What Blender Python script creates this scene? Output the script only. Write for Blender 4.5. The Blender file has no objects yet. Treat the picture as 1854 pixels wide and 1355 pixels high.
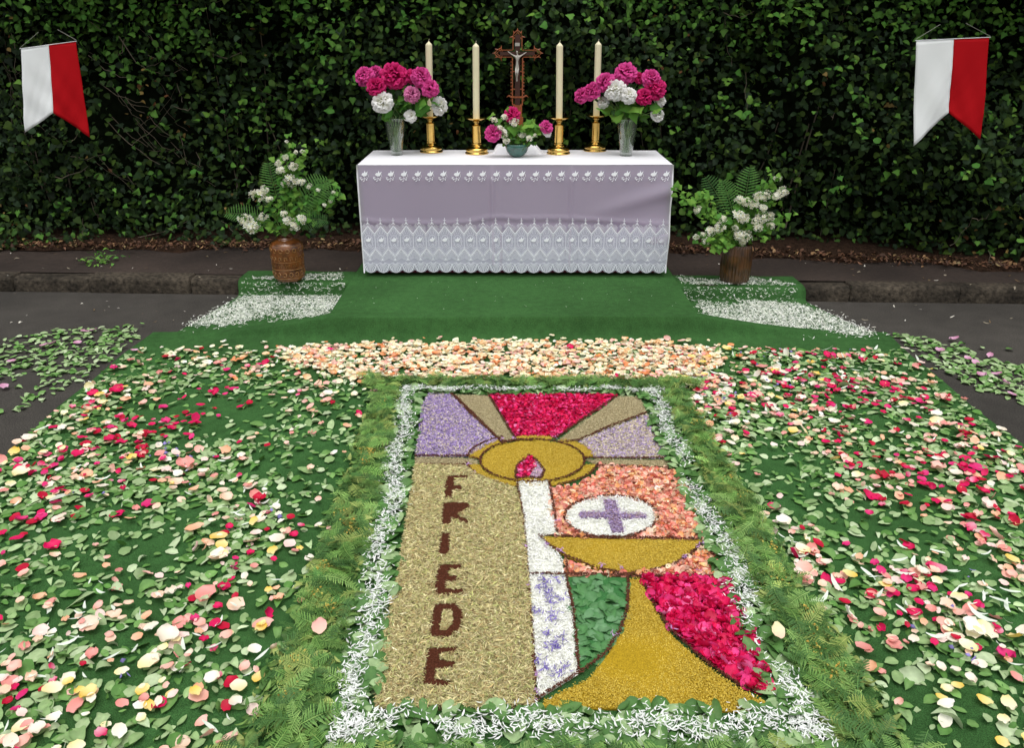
import bpy, math, random
import numpy as np
from mathutils import Vector, Matrix
R_ = random.Random(7)
rng = np.random.default_rng(11)
sc = bpy.context.scene
# ---------------------------------------------------------------- camera
H = 1.65; F = 1430.0; TH = math.atan(627.5 / F)
cam_d = bpy.data.cameras.new('camera'); cam = bpy.data.objects.new('camera', cam_d)
sc.collection.objects.link(cam); sc.camera = cam
cam_d.sensor_width = 36; cam_d.lens = 36 * F / 1854; cam_d.clip_end = 2000; cam_d.clip_start = 0.02
cam.location = (0, 0, H); cam.rotation_euler = (math.pi / 2 - TH, 0, 0)
# ---------------------------------------------------------------- light
SUN_EL, SUN_AZ = math.radians(76), math.radians(172)
w = bpy.data.worlds.new('World'); sc.world = w; w.use_nodes = True
nt = w.node_tree; nt.nodes.clear()
sky = nt.nodes.new('ShaderNodeTexSky'); sky.sky_type = 'NISHITA'; sky.sun_disc = False
sky.sun_elevation = SUN_EL; sky.sun_rotation = SUN_AZ; sky.air_density = 1.0; sky.dust_density = 4.0; sky.ozone_density = 0.6
hs = nt.nodes.new('ShaderNodeHueSaturation'); hs.inputs['Saturation'].default_value = 0.03
bg = nt.nodes.new('ShaderNodeBackground'); bg.inputs['Strength'].default_value = 0.15
wo = nt.nodes.new('ShaderNodeOutputWorld')
nt.links.new(sky.outputs[0], hs.inputs['Color']); nt.links.new(hs.outputs[0], bg.inputs[0]); nt.links.new(bg.outputs[0], wo.inputs[0])
sl = bpy.data.lights.new('sun', 'SUN'); sl.energy = 1.0; sl.angle = math.radians(55); sl.color = (1, 0.97, 0.92)
so = bpy.data.objects.new('sun', sl); sc.collection.objects.link(so)
sd = Vector((math.sin(SUN_AZ) * math.cos(SUN_EL), math.cos(SUN_AZ) * math.cos(SUN_EL), math.sin(SUN_EL)))
so.rotation_euler = sd.to_track_quat('Z', 'Y').to_euler(); so.location = (0, -3, 8)
sc.view_settings.view_transform = 'Standard'; sc.view_settings.look = 'None'
sc.view_settings.exposure = 0.34; sc.view_settings.gamma = 1; sc.view_settings.use_curve_mapping = False
try:
    sc.cycles.transparent_max_bounces = 16; sc.cycles.max_bounces = 8
except Exception: pass
C = sc.collection
# ---------------------------------------------------------------- helpers
def P(px, py, z=0.0):
    a, b = (px - 927) / F, (677.5 - py) / F
    dx, dy, dz = a, math.cos(TH) + b * math.sin(TH), -math.sin(TH) + b * math.cos(TH)
    t = (z - H) / dz
    return np.array((dx * t, dy * t, z))
def V(px, py, Y):
    a, b = (px - 927) / F, (677.5 - py) / F
    dx, dy, dz = a, math.cos(TH) + b * math.sin(TH), -math.sin(TH) + b * math.cos(TH)
    t = Y / dy
    return np.array((dx * t, Y, H + dz * t))
def proj(p):
    p = np.atleast_2d(p); d = p[:, 1] * math.cos(TH) - (p[:, 2] - H) * math.sin(TH)
    u = p[:, 1] * math.sin(TH) + (p[:, 2] - H) * math.cos(TH)
    d = np.maximum(d, 1e-3)
    return 927 + F * p[:, 0] / d, 677.5 - F * u / d, d
def lin(h, k=1.0):
    h = h.lstrip('#'); o = []
    for i in (0, 2, 4):
        c = int(h[i:i + 2], 16) / 255
        o.append((c / 12.92 if c <= .04045 else ((c + .055) / 1.055) ** 2.4) * k)
    return tuple(o)
class Noise:
    def __init__(s, seed, freq, n=14):
        r = np.random.default_rng(seed); a = r.uniform(0, 2 * np.pi, n); f = freq * r.uniform(.5, 2.2, n)
        s.kx, s.ky, s.ph, s.am = np.cos(a) * f, np.sin(a) * f, r.uniform(0, 6.28, n), 1 / (f / freq) ** .6
    def __call__(s, x, y):
        x = np.asarray(x, float); y = np.asarray(y, float); o = 0
        for kx, ky, p, a in zip(s.kx, s.ky, s.ph, s.am): o = o + a * np.sin(kx * x + ky * y + p)
        return o / np.sqrt((s.am ** 2).sum() / 2)          # ~ unit variance
def pip(poly, x, y):
    poly = np.asarray(poly, float); inside = np.zeros(len(x), bool); j = len(poly) - 1
    for i in range(len(poly)):
        xi, yi, xj, yj = poly[i][0], poly[i][1], poly[j][0], poly[j][1]
        c = ((yi > y) != (yj > y)) & (x < (xj - xi) * (y - yi) / ((yj - yi) or 1e-9) + xi)
        inside ^= c; j = i
    return inside
# ------ materials
def mat(name, col=(.5, .5, .5), rough=.6, metal=0, spec=.5, attr=False, transl=0, bump=None, noise=None, alpha=1, sheen=0, coat=0):
    m = bpy.data.materials.new(name); m.use_nodes = True; t = m.node_tree; L = t.links
    b = t.nodes['Principled BSDF']; out = t.nodes['Material Output']
    b.inputs['Base Color'].default_value = (*col, 1); b.inputs['Roughness'].default_value = rough
    b.inputs['Metallic'].default_value = metal; b.inputs['Specular IOR Level'].default_value = spec
    if sheen: b.inputs['Sheen Weight'].default_value = sheen
    if coat: b.inputs['Coat Weight'].default_value = coat; b.inputs['Coat Roughness'].default_value = .08
    csock = None
    if attr:
        a = t.nodes.new('ShaderNodeAttribute'); a.attribute_name = 'Col'; csock = a.outputs['Color']
    tc = t.nodes.new('ShaderNodeTexCoord'); geo = t.nodes.new('ShaderNodeNewGeometry')
    src = geo.outputs['Position']
    if noise:
        for (sc_, lo, hi, det) in noise:
            n = t.nodes.new('ShaderNodeTexNoise'); n.inputs['Scale'].default_value = sc_; n.inputs['Detail'].default_value = det
            L.new(src, n.inputs['Vector'])
            r = t.nodes.new('ShaderNodeMapRange'); r.inputs[1].default_value = .3; r.inputs[2].default_value = .7
            r.inputs[3].default_value = lo; r.inputs[4].default_value = hi; L.new(n.outputs[0], r.inputs[0])
            mx = t.nodes.new('ShaderNodeVectorMath'); mx.operation = 'SCALE'
            if csock: L.new(csock, mx.inputs[0])
            else: mx.inputs[0].default_value = col
            L.new(r.outputs[0], mx.inputs['Scale']); csock = mx.outputs[0]
    if csock: L.new(csock, b.inputs['Base Color'])
    if bump:
        n = t.nodes.new('ShaderNodeTexNoise'); n.inputs['Scale'].default_value = bump[0]; n.inputs['Detail'].default_value = 4
        L.new(src, n.inputs['Vector']); bp = t.nodes.new('ShaderNodeBump'); bp.inputs['Strength'].default_value = bump[1]
        bp.inputs['Distance'].default_value = bump[2]; L.new(n.outputs[0], bp.inputs['Height']); L.new(bp.outputs[0], b.inputs['Normal'])
    res = b.outputs[0]
    if transl:
        tr = t.nodes.new('ShaderNodeBsdfTranslucent'); tr.inputs[0].default_value = (*col, 1)
        if csock: L.new(csock, tr.inputs[0])
        mx = t.nodes.new('ShaderNodeMixShader'); mx.inputs[0].default_value = transl
        L.new(res, mx.inputs[1]); L.new(tr.outputs[0], mx.inputs[2]); res = mx.outputs[0]
    if alpha < 1:
        tr = t.nodes.new('ShaderNodeBsdfTransparent'); mx = t.nodes.new('ShaderNodeMixShader'); mx.inputs[0].default_value = alpha
        L.new(tr.outputs[0], mx.inputs[1]); L.new(res, mx.inputs[2]); res = mx.outputs[0]
    if res is not b.outputs[0]: L.new(res, out.inputs[0])
    return m
M = {}
M['petal'] = mat('petal', attr=True, rough=.55, spec=.35, transl=.22)
M['leaf'] = mat('leaf', attr=True, rough=.6, spec=.3, transl=.15, noise=[(60, .85, 1.12, 2)])
M['hedge_leaf'] = mat('hedge_leaf', attr=True, rough=.6, spec=.16, transl=.25)
M['grain'] = mat('grain', attr=True, rough=.75, spec=.2)
M['bloom'] = mat('bloom', attr=True, rough=.6, spec=.2, transl=.4)
M['stem'] = mat('stem', lin('#5a7a3c'), rough=.6)
M['cut_stem'] = mat('cut_stem', lin('#93ab78'), rough=.5)
M['carpet'] = mat('green_felt', lin('#3d6536'), rough=.95, spec=.08, noise=[(2.2, .8, 1.15, 4), (24, .86, 1.12, 3), (420, .45, 1.5, 2)], bump=(420, 1, .006))
M['asphalt'] = mat('asphalt', lin('#3a3733'), rough=.85, spec=.3, noise=[(1.1, .72, 1.2, 5), (9, .85, 1.12, 3), (170, .35, 1.8, 3)], bump=(220, .5, .005))
M['pavement'] = mat('pavement', lin('#352c27'), rough=.85, spec=.3, noise=[(1.6, .6, 1.3, 5), (30, .8, 1.25, 4), (300, .6, 1.4, 2)], bump=(160, .5, .006))
M['kerb'] = mat('kerb_stone', lin('#3c362e'), rough=.9, spec=.2, noise=[(5, .45, 1.4, 5), (38, .4, 1.7, 4)], bump=(70, .8, .01))
M['soil'] = mat('soil', lin('#33251c'), rough=1, spec=.1, noise=[(25, .5, 1.4, 5)], bump=(60, 1, .02))
M['brown'] = mat('brown_grounds', lin('#4a281a'), rough=1, spec=.1, noise=[(300, .6, 1.4, 3)], bump=(400, .8, .004))
M['bark'] = mat('twig_bark', lin('#6b6154'), rough=.9, noise=[(30, .7, 1.2, 3)])
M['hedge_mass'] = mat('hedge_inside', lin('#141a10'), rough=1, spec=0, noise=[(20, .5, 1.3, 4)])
M['white_cloth'] = mat('white_cloth', (.82, .82, .86), rough=.8, spec=.2, sheen=.2)
M['sheer'] = mat('sheer_cloth', (.84, .78, .93), rough=.8, spec=.15, alpha=.36)
M['net'] = mat('lace_net', (.82, .86, 1), rough=.8, spec=.15, alpha=.46)
M['thread'] = mat('lace_thread', (.92, .94, 1), rough=.8, spec=.2)
M['under'] = mat('violet_undercloth', lin('#6a4c76'), rough=.9, spec=.1)
M['maroon'] = mat('maroon_cloth', lin('#4a1424'), rough=.9, spec=.1)
M['wood'] = mat('table_wood', lin('#6b4a2e'), rough=.6)
M['brass'] = mat('brass', (.72, .47, .13), rough=.16, metal=1, noise=[(40, .85, 1.08, 2)])
M['wax'] = mat('wax', lin('#efe8c4'), rough=.45, spec=.4, transl=.12)
M['wick'] = mat('wick', lin('#cfc7b0'), rough=.9)
M['cross_dark'] = mat('cross_dark_wood', lin('#3a1a0e'), rough=.45, noise=[(90, .7, 1.3, 3)])
M['cross_light'] = mat('cross_carved_wood', lin('#8a4a26'), rough=.4, noise=[(90, .7, 1.3, 3)])
M['pewter'] = mat('pewter', (.42, .40, .36), rough=.5, metal=.4)
M['teal'] = mat('teal_glaze', lin('#2c5a50'), rough=.12, coat=.6, noise=[(30, .6, 1.25, 3)])
M['fabric_white'] = mat('flag_white', (.9, .93, .94), rough=.75, spec=.2, transl=.05, bump=(900, .2, .002))
M['fabric_red'] = mat('flag_red', lin('#b80a16'), rough=.75, spec=.15, transl=.1, bump=(900, .2, .002))
M['string'] = mat('string', (.3, .3, .26), rough=.8)
def potmat(name, c1, c2, ribs):
    m = mat(name, c1, rough=.28, coat=.4); t = m.node_tree; b = t.nodes['Principled BSDF']; L = t.links
    geo = t.nodes.new('ShaderNodeTexCoord'); n = t.nodes.new('ShaderNodeTexNoise'); n.inputs['Scale'].default_value = 14; n.inputs['Detail'].default_value = 5
    L.new(geo.outputs['Object'], n.inputs['Vector']); r = t.nodes.new('ShaderNodeValToRGB')
    r.color_ramp.elements[0].color = (*c1, 1); r.color_ramp.elements[0].position = .35; r.color_ramp.elements[1].color = (*c2, 1); r.color_ramp.elements[1].position = .65
    L.new(n.outputs[0], r.inputs[0]); L.new(r.outputs[0], b.inputs['Base Color']); return m
M['pot_brown'] = potmat('brown_glaze', lin('#452612'), lin('#7e4a22'), 0)
M['pot_dark'] = potmat('dark_glaze', lin('#2c1c10'), lin('#553619'), 1)
M['relief'] = mat('ochre_glaze', lin('#8e6230'), rough=.35, coat=.3)
def glassmat(name, tint, fac, rough, body=None, bf=0):
    m = bpy.data.materials.new(name); m.use_nodes = True; t = m.node_tree; t.nodes.clear(); out = t.nodes.new('ShaderNodeOutputMaterial')
    tr = t.nodes.new('ShaderNodeBsdfTransparent'); tr.inputs[0].default_value = (*tint, 1); gl = t.nodes.new('ShaderNodeBsdfGlossy'); gl.inputs['Roughness'].default_value = rough
    lw = t.nodes.new('ShaderNodeLayerWeight'); lw.inputs[0].default_value = fac; mx = t.nodes.new('ShaderNodeMixShader')
    t.links.new(lw.outputs['Facing'], mx.inputs[0]); t.links.new(tr.outputs[0], mx.inputs[1]); t.links.new(gl.outputs[0], mx.inputs[2]); res = mx.outputs[0]
    if body: df = t.nodes.new('ShaderNodeBsdfTranslucent'); df.inputs[0].default_value = (*body, 1); d2 = t.nodes.new('ShaderNodeBsdfDiffuse'); d2.inputs[0].default_value = (*body, 1); a = t.nodes.new('ShaderNodeMixShader'); t.links.new(df.outputs[0], a.inputs[1]); t.links.new(d2.outputs[0], a.inputs[2]); b = t.nodes.new('ShaderNodeMixShader'); b.inputs[0].default_value = bf; t.links.new(res, b.inputs[1]); t.links.new(a.outputs[0], b.inputs[2]); res = b.outputs[0]
    t.links.new(res, out.inputs[0]); return m
M['glass'] = glassmat('glass', (.94, .97, .95), .34, .05, (.7, .8, .72), .05)
M['water'] = glassmat('water', (.75, .82, .65), .12, .02, (.46, .55, .34), .25)
# ------ object helpers
def tag(o, label=None, cat=None, group=None, kind=None):
    if label: o['label'] = label
    if cat: o['category'] = cat
    if group: o['group'] = group
    if kind: o['kind'] = kind
    return o
def empty(name, loc=(0, 0, 0), parent=None, **k):
    o = bpy.data.objects.new(name, None); C.objects.link(o); o.location = loc; o.empty_display_size = .05
    if parent: o.parent = parent
    return tag(o, **k)
def link(name, me, parent=None, **k):
    o = bpy.data.objects.new(name, me); C.objects.link(o)
    if parent is not None:
        o.parent = parent; o.matrix_parent_inverse = Matrix.Translation(parent.location).inverted() if parent.parent is None else (Matrix.Translation(parent.location)).inverted()
    return tag(o, **k)
class G:
    """collects faces in world coordinates"""
    def __init__(s): s.v = []; s.f = []; s.c = []
    def add(s, vs, fs, col=None):
        b = len(s.v); s.v += [tuple(map(float, q)) for q in vs]; s.f += [tuple(b + i for i in f) for f in fs]
        if col is not None: s.c += [col] * len(vs)
    def box(s, x0, x1, y0, y1, z0, z1):
        s.add([(x0, y0, z0), (x1, y0, z0), (x1, y1, z0), (x0, y1, z0), (x0, y0, z1), (x1, y0, z1), (x1, y1, z1), (x0, y1, z1)],
              [(3, 2, 1, 0), (4, 5, 6, 7), (0, 1, 5, 4), (1, 2, 6, 5), (2, 3, 7, 6), (3, 0, 4, 7)])
    def tube(s, pts, rad, n=6, cap=True, col=None):
        pts = [Vector(p) for p in pts]; rad = rad if hasattr(rad, '__len__') else [rad] * len(pts); vs = []; fs = []
        up = Vector((0.13, .21, 1)).normalized()
        for i, p in enumerate(pts):
            d = (pts[min(i + 1, len(pts) - 1)] - pts[max(i - 1, 0)]).normalized()
            a = d.cross(up)
            if a.length < .05: a = d.cross(Vector((1, 0, 0)))
            a.normalize(); b = d.cross(a)
            for k in range(n):
                t = 2 * math.pi * k / n; vs.append(p + (a * math.cos(t) + b * math.sin(t)) * rad[i])
        for i in range(len(pts) - 1):
            for k in range(n):
                k2 = (k + 1) % n; fs.append((i * n + k, i * n + k2, (i + 1) * n + k2, (i + 1) * n + k))
        if cap: fs.append(tuple(range(n))); fs.append(tuple((len(pts) - 1) * n + k for k in reversed(range(n))))
        s.add(vs, fs, col)
    def lathe(s, prof, c, n=32, ang=0, rib=None):
        vs = []; fs = []
        for i, (r, z) in enumerate(prof):
            for k in range(n):
                t = 2 * math.pi * k / n + ang; rr = r * (rib(t, z, k) if rib else 1)
                vs.append((c[0] + rr * math.cos(t), c[1] + rr * math.sin(t), c[2] + z))
        for i in range(len(prof) - 1):
            for k in range(n):
                k2 = (k + 1) % n; fs.append((i * n + k, i * n + k2, (i + 1) * n + k2, (i + 1) * n + k))
        if prof[0][0] > 1e-4: fs.append(tuple(reversed(range(n))))
        if prof[-1][0] > 1e-4: fs.append(tuple((len(prof) - 1) * n + k for k in range(n)))
        s.add(vs, fs)
    def build(s, name, m, parent=None, smooth=False, **k):
        me = bpy.data.meshes.new(name); me.from_pydata(s.v, [], s.f); me.materials.append(m)
        if s.c:
            a = me.color_attributes.new('Col', 'FLOAT_COLOR', 'POINT'); arr = np.ones((len(s.v), 4), 'f'); arr[:, :3] = np.array(s.c)[:, :3]; a.data.foreach_set('color', arr.ravel())
        if smooth: me.polygons.foreach_set('use_smooth', [True] * len(me.polygons))
        me.update(); return link(name, me, parent, **k)
# ------ scatter engine
class T:   # template: verts, tris, gradient weight
    def __init__(s, v, f, w):
        tr = []
        for q in f:
            for i in range(1, len(q) - 1): tr.append((q[0], q[i], q[i + 1]))
        s.v = np.array(v, float); s.f = np.array(tr, int); s.w = np.array(w, float)
def mesh_np(name, v, f, col, m, smooth=True):
    me = bpy.data.meshes.new(name); nv, nf = len(v), len(f)
    me.vertices.add(nv); me.vertices.foreach_set('co', v.astype('f').ravel())
    me.loops.add(nf * 3); me.loops.foreach_set('vertex_index', f.astype('i').ravel())
    me.polygons.add(nf); me.polygons.foreach_set('loop_start', (np.arange(nf) * 3).astype('i'))
    if smooth: me.polygons.foreach_set('use_smooth', np.ones(nf, bool))
    a = me.color_attributes.new('Col', 'FLOAT_COLOR', 'POINT'); c = np.ones((nv, 4), 'f'); c[:, :3] = col; a.data.foreach_set('color', c.ravel())
    me.materials.append(m); me.update(calc_edges=True); return me
def rots(yaw, tx, ty):
    cz, sz, cx, sx, cy, sy = np.cos(yaw), np.sin(yaw), np.cos(tx), np.sin(tx), np.cos(ty), np.sin(ty); n = len(yaw); o = np.zeros(n); l = np.ones(n)
    Z = np.stack([cz, -sz, o, sz, cz, o, o, o, l], 1).reshape(n, 3, 3); X = np.stack([l, o, o, o, cx, -sx, o, sx, cx], 1).reshape(n, 3, 3)
    Y = np.stack([cy, o, sy, o, l, o, -sy, o, cy], 1).reshape(n, 3, 3); return Z @ X @ Y
def flat_rots(n, tilt=.2): return rots(rng.uniform(0, 2 * np.pi, n), rng.normal(0, tilt, n), rng.normal(0, tilt, n))
def frame(dirs, nrm):   # columns x, y(=dir), z(=normal)
    y = dirs / np.linalg.norm(dirs, axis=1)[:, None]; x = np.cross(y, nrm); x /= np.maximum(np.linalg.norm(x, axis=1)[:, None], 1e-6)
    return np.stack([x, y, np.cross(x, y)], 2)
def merged(name, tpls, pos, Rm, S, ti, c0, c1, m):
    vs = []; fs = []; cs = []; off = 0
    for k, t in enumerate(tpls):
        sel = np.where(ti == k)[0]
        if not len(sel): continue
        p = np.einsum('nij,vj->nvi', Rm[sel], t.v) * S[sel][:, None, None] + pos[sel][:, None, :]
        c = c0[sel][:, None, :] * (1 - t.w)[None, :, None] + c1[sel][:, None, :] * t.w[None, :, None]
        f = t.f[None] + (np.arange(len(sel)) * len(t.v))[:, None, None] + off
        vs.append(p.reshape(-1, 3)); cs.append(c.reshape(-1, 3)); fs.append(f.reshape(-1, 3)); off += len(sel) * len(t.v)
    return mesh_np(name, np.concatenate(vs), np.concatenate(fs), np.concatenate(cs), m)
_cache = {}
def scatter(name, tpls, pos, Rm, S, pal, m, pw=None, jitter=.12, single=0, lab=None, cat=None, group=None, parent=None, stuff_name=None, stuff_label=None, piece=None, side=None):
    """the `single` biggest in view become objects (sharing meshes), the rest one 'stuff' mesh"""
    n = len(pos)
    if n == 0: return None
    ti = rng.integers(0, len(tpls), n); pi = rng.choice(len(pal), n, p=(np.array(pw) / sum(pw)) if pw else None)
    c0 = np.array([p[0] for p in pal])[pi]; c1 = np.array([p[1] for p in pal])[pi]
    k = np.exp(rng.normal(0, jitter, n))[:, None]; c0 = np.clip(c0 * k, 0, .95); c1 = np.clip(c1 * k, 0, .95)
    u, v, d = proj(pos); vis = (u > -15) & (u < 1869) & (v > -15) & (v < 1370)
    score = np.where(vis, S / d, 0); order = np.argsort(-score); one = [i for i in order[:single] if score[i] > 0]; rest = np.setdiff1d(np.arange(n), one)
    for i in one:
        key = (name, ti[i], pi[i])
        if key not in _cache:
            t = tpls[ti[i]]; a, b = np.array(pal[pi[i]][0]), np.array(pal[pi[i]][1])
            _cache[key] = mesh_np(name, t.v, t.f, a[None] * (1 - t.w)[:, None] + b[None] * t.w[:, None], m)
        o = bpy.data.objects.new(piece or name, _cache[key]); C.objects.link(o)
        mm = np.eye(4); mm[:3, :3] = Rm[i] * S[i]; mm[:3, 3] = pos[i]; mw = Matrix(mm.tolist())
        if parent is not None: o.parent = parent; mw = Matrix.Translation(parent_origin(parent)).inverted() @ mw; o.matrix_local = mw
        else:
            o.matrix_world = mw; tag(o, lab(pos[i], pi[i]) if callable(lab) else lab, cat, group(pos[i]) if callable(group) else group)
    if len(rest):
        me = merged(stuff_name or name, tpls, pos[rest], Rm[rest], S[rest], ti[rest], c0[rest], c1[rest], m)
        if parent is None: return link(stuff_name or name + '_litter', me, label=stuff_label, cat=cat, kind='stuff')
        o = bpy.data.objects.new(stuff_name or name, me); C.objects.link(o); o.parent = parent; o.location = tuple(-c for c in parent_origin(parent)); o['kind'] = 'stuff'; return o
def parent_origin(p):
    v = Vector((0, 0, 0))
    while p is not None: v += Vector(p.location); p = p.parent
    return v
# ------ templates
def leaf_t(asp=.55, fold=.12, curl=.1, n=5, seed=0, pointy=1.0):
    r = random.Random(seed); v = []; f = []; wgt = []
    for i in range(n + 1):
        t = i / n; hw = asp / 2 * (math.sin(math.pi * min(1, t ** .85 * 1.0)) ** (.62 * pointy)) + (.012 if i in (0,) else 0); y = t - .5
        z = -curl * (t - .5) ** 2 * 4 + r.uniform(-.02, .02)
        for sx in (-1, 0, 1): v.append((sx * hw * r.uniform(.93, 1.07), y, z + abs(sx) * fold * hw * 2)); wgt.append(.0 if sx else .35)
    for i in range(n):
        a = i * 3; f += [(a, a + 1, a + 4, a + 3), (a + 1, a + 2, a + 5, a + 4)]
    return T(v, f, wgt)
def petal_t(seed, asp=.85, cup=.22, nx=4, ny=4, ruffle=.05):
    r = random.Random(seed); v = []; f = []; wt = []; sk = r.uniform(-.12, .12); cy = r.uniform(.4, 1.3)
    for j in range(ny + 1):
        t = j / ny; hw = asp / 2 * (math.sin(math.pi * (.09 + .80 * t)) ** .75) * (1 if t < .99 else .9)
        for i in range(nx + 1):
            s = 2 * i / nx - 1; yy = t - .5 - (.12 * s * s if t > .8 else 0) + (.06 * s * s if t < .1 else 0)
            z = cup * (s * s * .5 + cy * (t - .5) ** 2 * 1.6) + r.uniform(-ruffle, ruffle) * (.4 + .6 * t) - .04
            v.append((s * hw + sk * t * t, yy, z)); wt.append(min(1, t * 1.25))
    for j in range(ny):
        for i in range(nx):
            a = j * (nx + 1) + i; f.append((a, a + 1, a + nx + 2, a + nx + 1))
    return T(v, f, wt)
def curl_t(seed, wd=.2):   # narrow curled petal
    r = random.Random(seed); v = []; f = []; wt = []; k = r.uniform(-.3, .3); zc = r.uniform(0, .15); wd *= r.uniform(.9, 1.5)
    for j in range(5):
        t = j / 4 - .5; hw = wd / 2 * (1 - (2 * t) ** 2 * .75); x = k * t * t
        v += [(x - hw, t, zc * t * t * 4), (x + hw, t, zc * t * t * 4 + .03)]; wt += [.5, .5]
    for j in range(4): f.append((j * 2, j * 2 + 1, j * 2 + 3, j * 2 + 2))
    return T(v, f, wt)
def seed_t(seed, wd=.2, ht=.16, bend=.25):
    r = random.Random(seed); b = r.uniform(-bend, bend)
    v = [(b * .25, -.5, 0), (-wd / 2, 0, 0), (wd / 2, 0, 0), (0, 0, ht), (b * .25, .5, r.uniform(0, .2))]
    return T(v, [(0, 2, 3), (0, 3, 1), (4, 3, 2), (4, 1, 3)], [1, 0, 0, .6, 1])
def grain_t(seed):
    r = random.Random(seed); v = [(r.uniform(.35, .6) * math.cos(a), r.uniform(.3, .5) * math.sin(a), -.1) for a in (0, 1.6, 3.1, 4.7)] + [(0, 0, r.uniform(.3, .5))]
    return T(v, [(0, 1, 4), (1, 2, 4), (2, 3, 4), (3, 0, 4)], [0, 0, 0, 0, 1])
def ivy_t(seed, lob=5):
    r = random.Random(seed); pts = []
    if lob == 5: prof = [(-90, .10), (-60, .42), (-28, .34), (5, .52), (35, .34), (90, .72)]
    elif lob == 3: prof = [(-90, .28), (-50, .46), (-8, .55), (30, .4), (90, .7)]
    else: prof = [(-90, .42), (-45, .40), (0, .40), (50, .46), (90, .62)]
    full = [(a, q) for a, q in prof] + [(180 - a, q) for a, q in reversed(prof[1:-1])]
    v = [(0, 0, .03)]; wt = [.5]
    for a, q in full:
        q *= r.uniform(.9, 1.1); a = math.radians(a); x, y = q * math.cos(a), q * math.sin(a); v.append((x, y, -.14 * abs(x) - .12 * y * y + r.uniform(-.04, .04))); wt.append(r.uniform(0, .4))
    n = len(full); return T(v, [(0, 1 + i, 1 + (i + 1) % n) for i in range(n)], wt)
def fern_t(seed, n=15, wide=.2, lacy=True):
    r = random.Random(seed); v = []; f = []; wt = []; bend = r.uniform(-.25, .25); drop = r.uniform(.05, .3)
    cen = lambda t: (bend * t * t, t - .5, .12 + -drop * t * t + .25 * t * (1 - t))
    for i in range(8):
        t = i / 7; c = cen(t); h = .008 * (1 - t) + .002
        v += [(c[0] - h, c[1], c[2] + .004), (c[0] + h, c[1], c[2] + .004)]; wt += [1, 1]
        if i: a = len(v) - 4; f.append((a, a + 1, a + 3, a + 2))
    for i in range(n):
        t = .1 + .88 * i / n; c = cen(t); L = wide * (math.sin(math.pi * min(1, (.16 + .84 * t))) ** .8) + .015; L *= r.uniform(.85, 1.1)
        wd = .88 / n * .42
        for sgn in (-1, 1):
            a = math.radians(r.uniform(12, 32)); dx, dy = sgn * math.cos(a), math.sin(a); dz = r.uniform(-.35, .1)
            b = len(v); px, py = -dy, dx
            # toothed pinna
            q = [(0, 0)] + [(L * k, wd * h) for k, h in ((.22, .85), (.34, .45), (.5, .8), (.62, .35), (.78, .5))] + [(L, 0)] + [(L * k, -wd * h) for k, h in ((.78, .5), (.62, .35), (.5, .8), (.34, .45), (.22, .85))] if lacy else \
                [(0, 0), (L * .35, wd * .9), (L, 0), (L * .35, -wd * .9)]
            for (l, hh) in q:
                v.append((c[0] + dx * l + px * hh, c[1] + dy * l + py * hh, c[2] + dz * l * l / L + abs(hh) * -.2)); wt.append(min(1, l / L * .7))
            if lacy: f += [(b, b + 1, b + 11), (b + 1, b + 2, b + 10, b + 11), (b + 2, b + 3, b + 9, b + 10), (b + 3, b + 4, b + 8, b + 9), (b + 4, b + 5, b + 7, b + 8), (b + 5, b + 6, b + 7)]
            else: f.append((b, b + 1, b + 2, b + 3))
    return T(v, f, wt)
LEAF = [leaf_t(.6, .06, .06, seed=1, pointy=.9), leaf_t(.72, .03, .10, seed=2, pointy=.8), leaf_t(.46, .12, -.07, seed=3, pointy=1.1), leaf_t(.85, .05, .05, seed=4, pointy=.7), leaf_t(.55, -.10, .14, seed=5), leaf_t(.66, .3, .25, seed=15), leaf_t(.52, .04, .02, seed=16, pointy=.85)]
LANCE = [leaf_t(.34, .12, .2, seed=6, pointy=1.3), leaf_t(.28, .2, -.2, seed=7, pointy=1.3), leaf_t(.42, .1, .35, seed=8, pointy=1.2)]
PETAL = [petal_t(i, .68 + .11 * (i % 4), (.10, .22, .14, .42, .08, .3)[i % 6], ruffle=.03 + .02 * (i % 3)) for i in range(11)]
CURL = [curl_t(i, .16 + .03 * (i % 3)) for i in range(5)]
SEED = [seed_t(i) for i in range(6)]
FIB = [seed_t(40 + i, .10 + .02 * (i % 3), .09, .5) for i in range(8)]
GRAIN = [grain_t(i) for i in range(4)]
FERN = [fern_t(i, 15 + i % 3, .17 + .02 * i) for i in range(6)]
IVY = [ivy_t(1), ivy_t(2, 3), ivy_t(3, 3), ivy_t(4, 0), leaf_t(.55, .12, .15, seed=10), leaf_t(.7, .12, .15, seed=9), leaf_t(.62, .2, .3, seed=12)]
def sample(poly, n):
    poly = np.asarray(poly, float); lo, hi = poly.min(0)[:2], poly.max(0)[:2]; xs = []; ys = []; cnt = 0
    while cnt < n:
        x = rng.uniform(lo[0], hi[0], n * 2 + 50); y = rng.uniform(lo[1], hi[1], n * 2 + 50); k = pip(poly, x, y); xs.append(x[k]); ys.append(y[k]); cnt += k.sum()
    return np.concatenate(xs)[:n], np.concatenate(ys)[:n]
def area(poly):
    p = np.asarray(poly, float)[:, :2]; x, y = p[:, 0], p[:, 1]; return abs(np.dot(x, np.roll(y, 1)) - np.dot(y, np.roll(x, 1))) / 2
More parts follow.
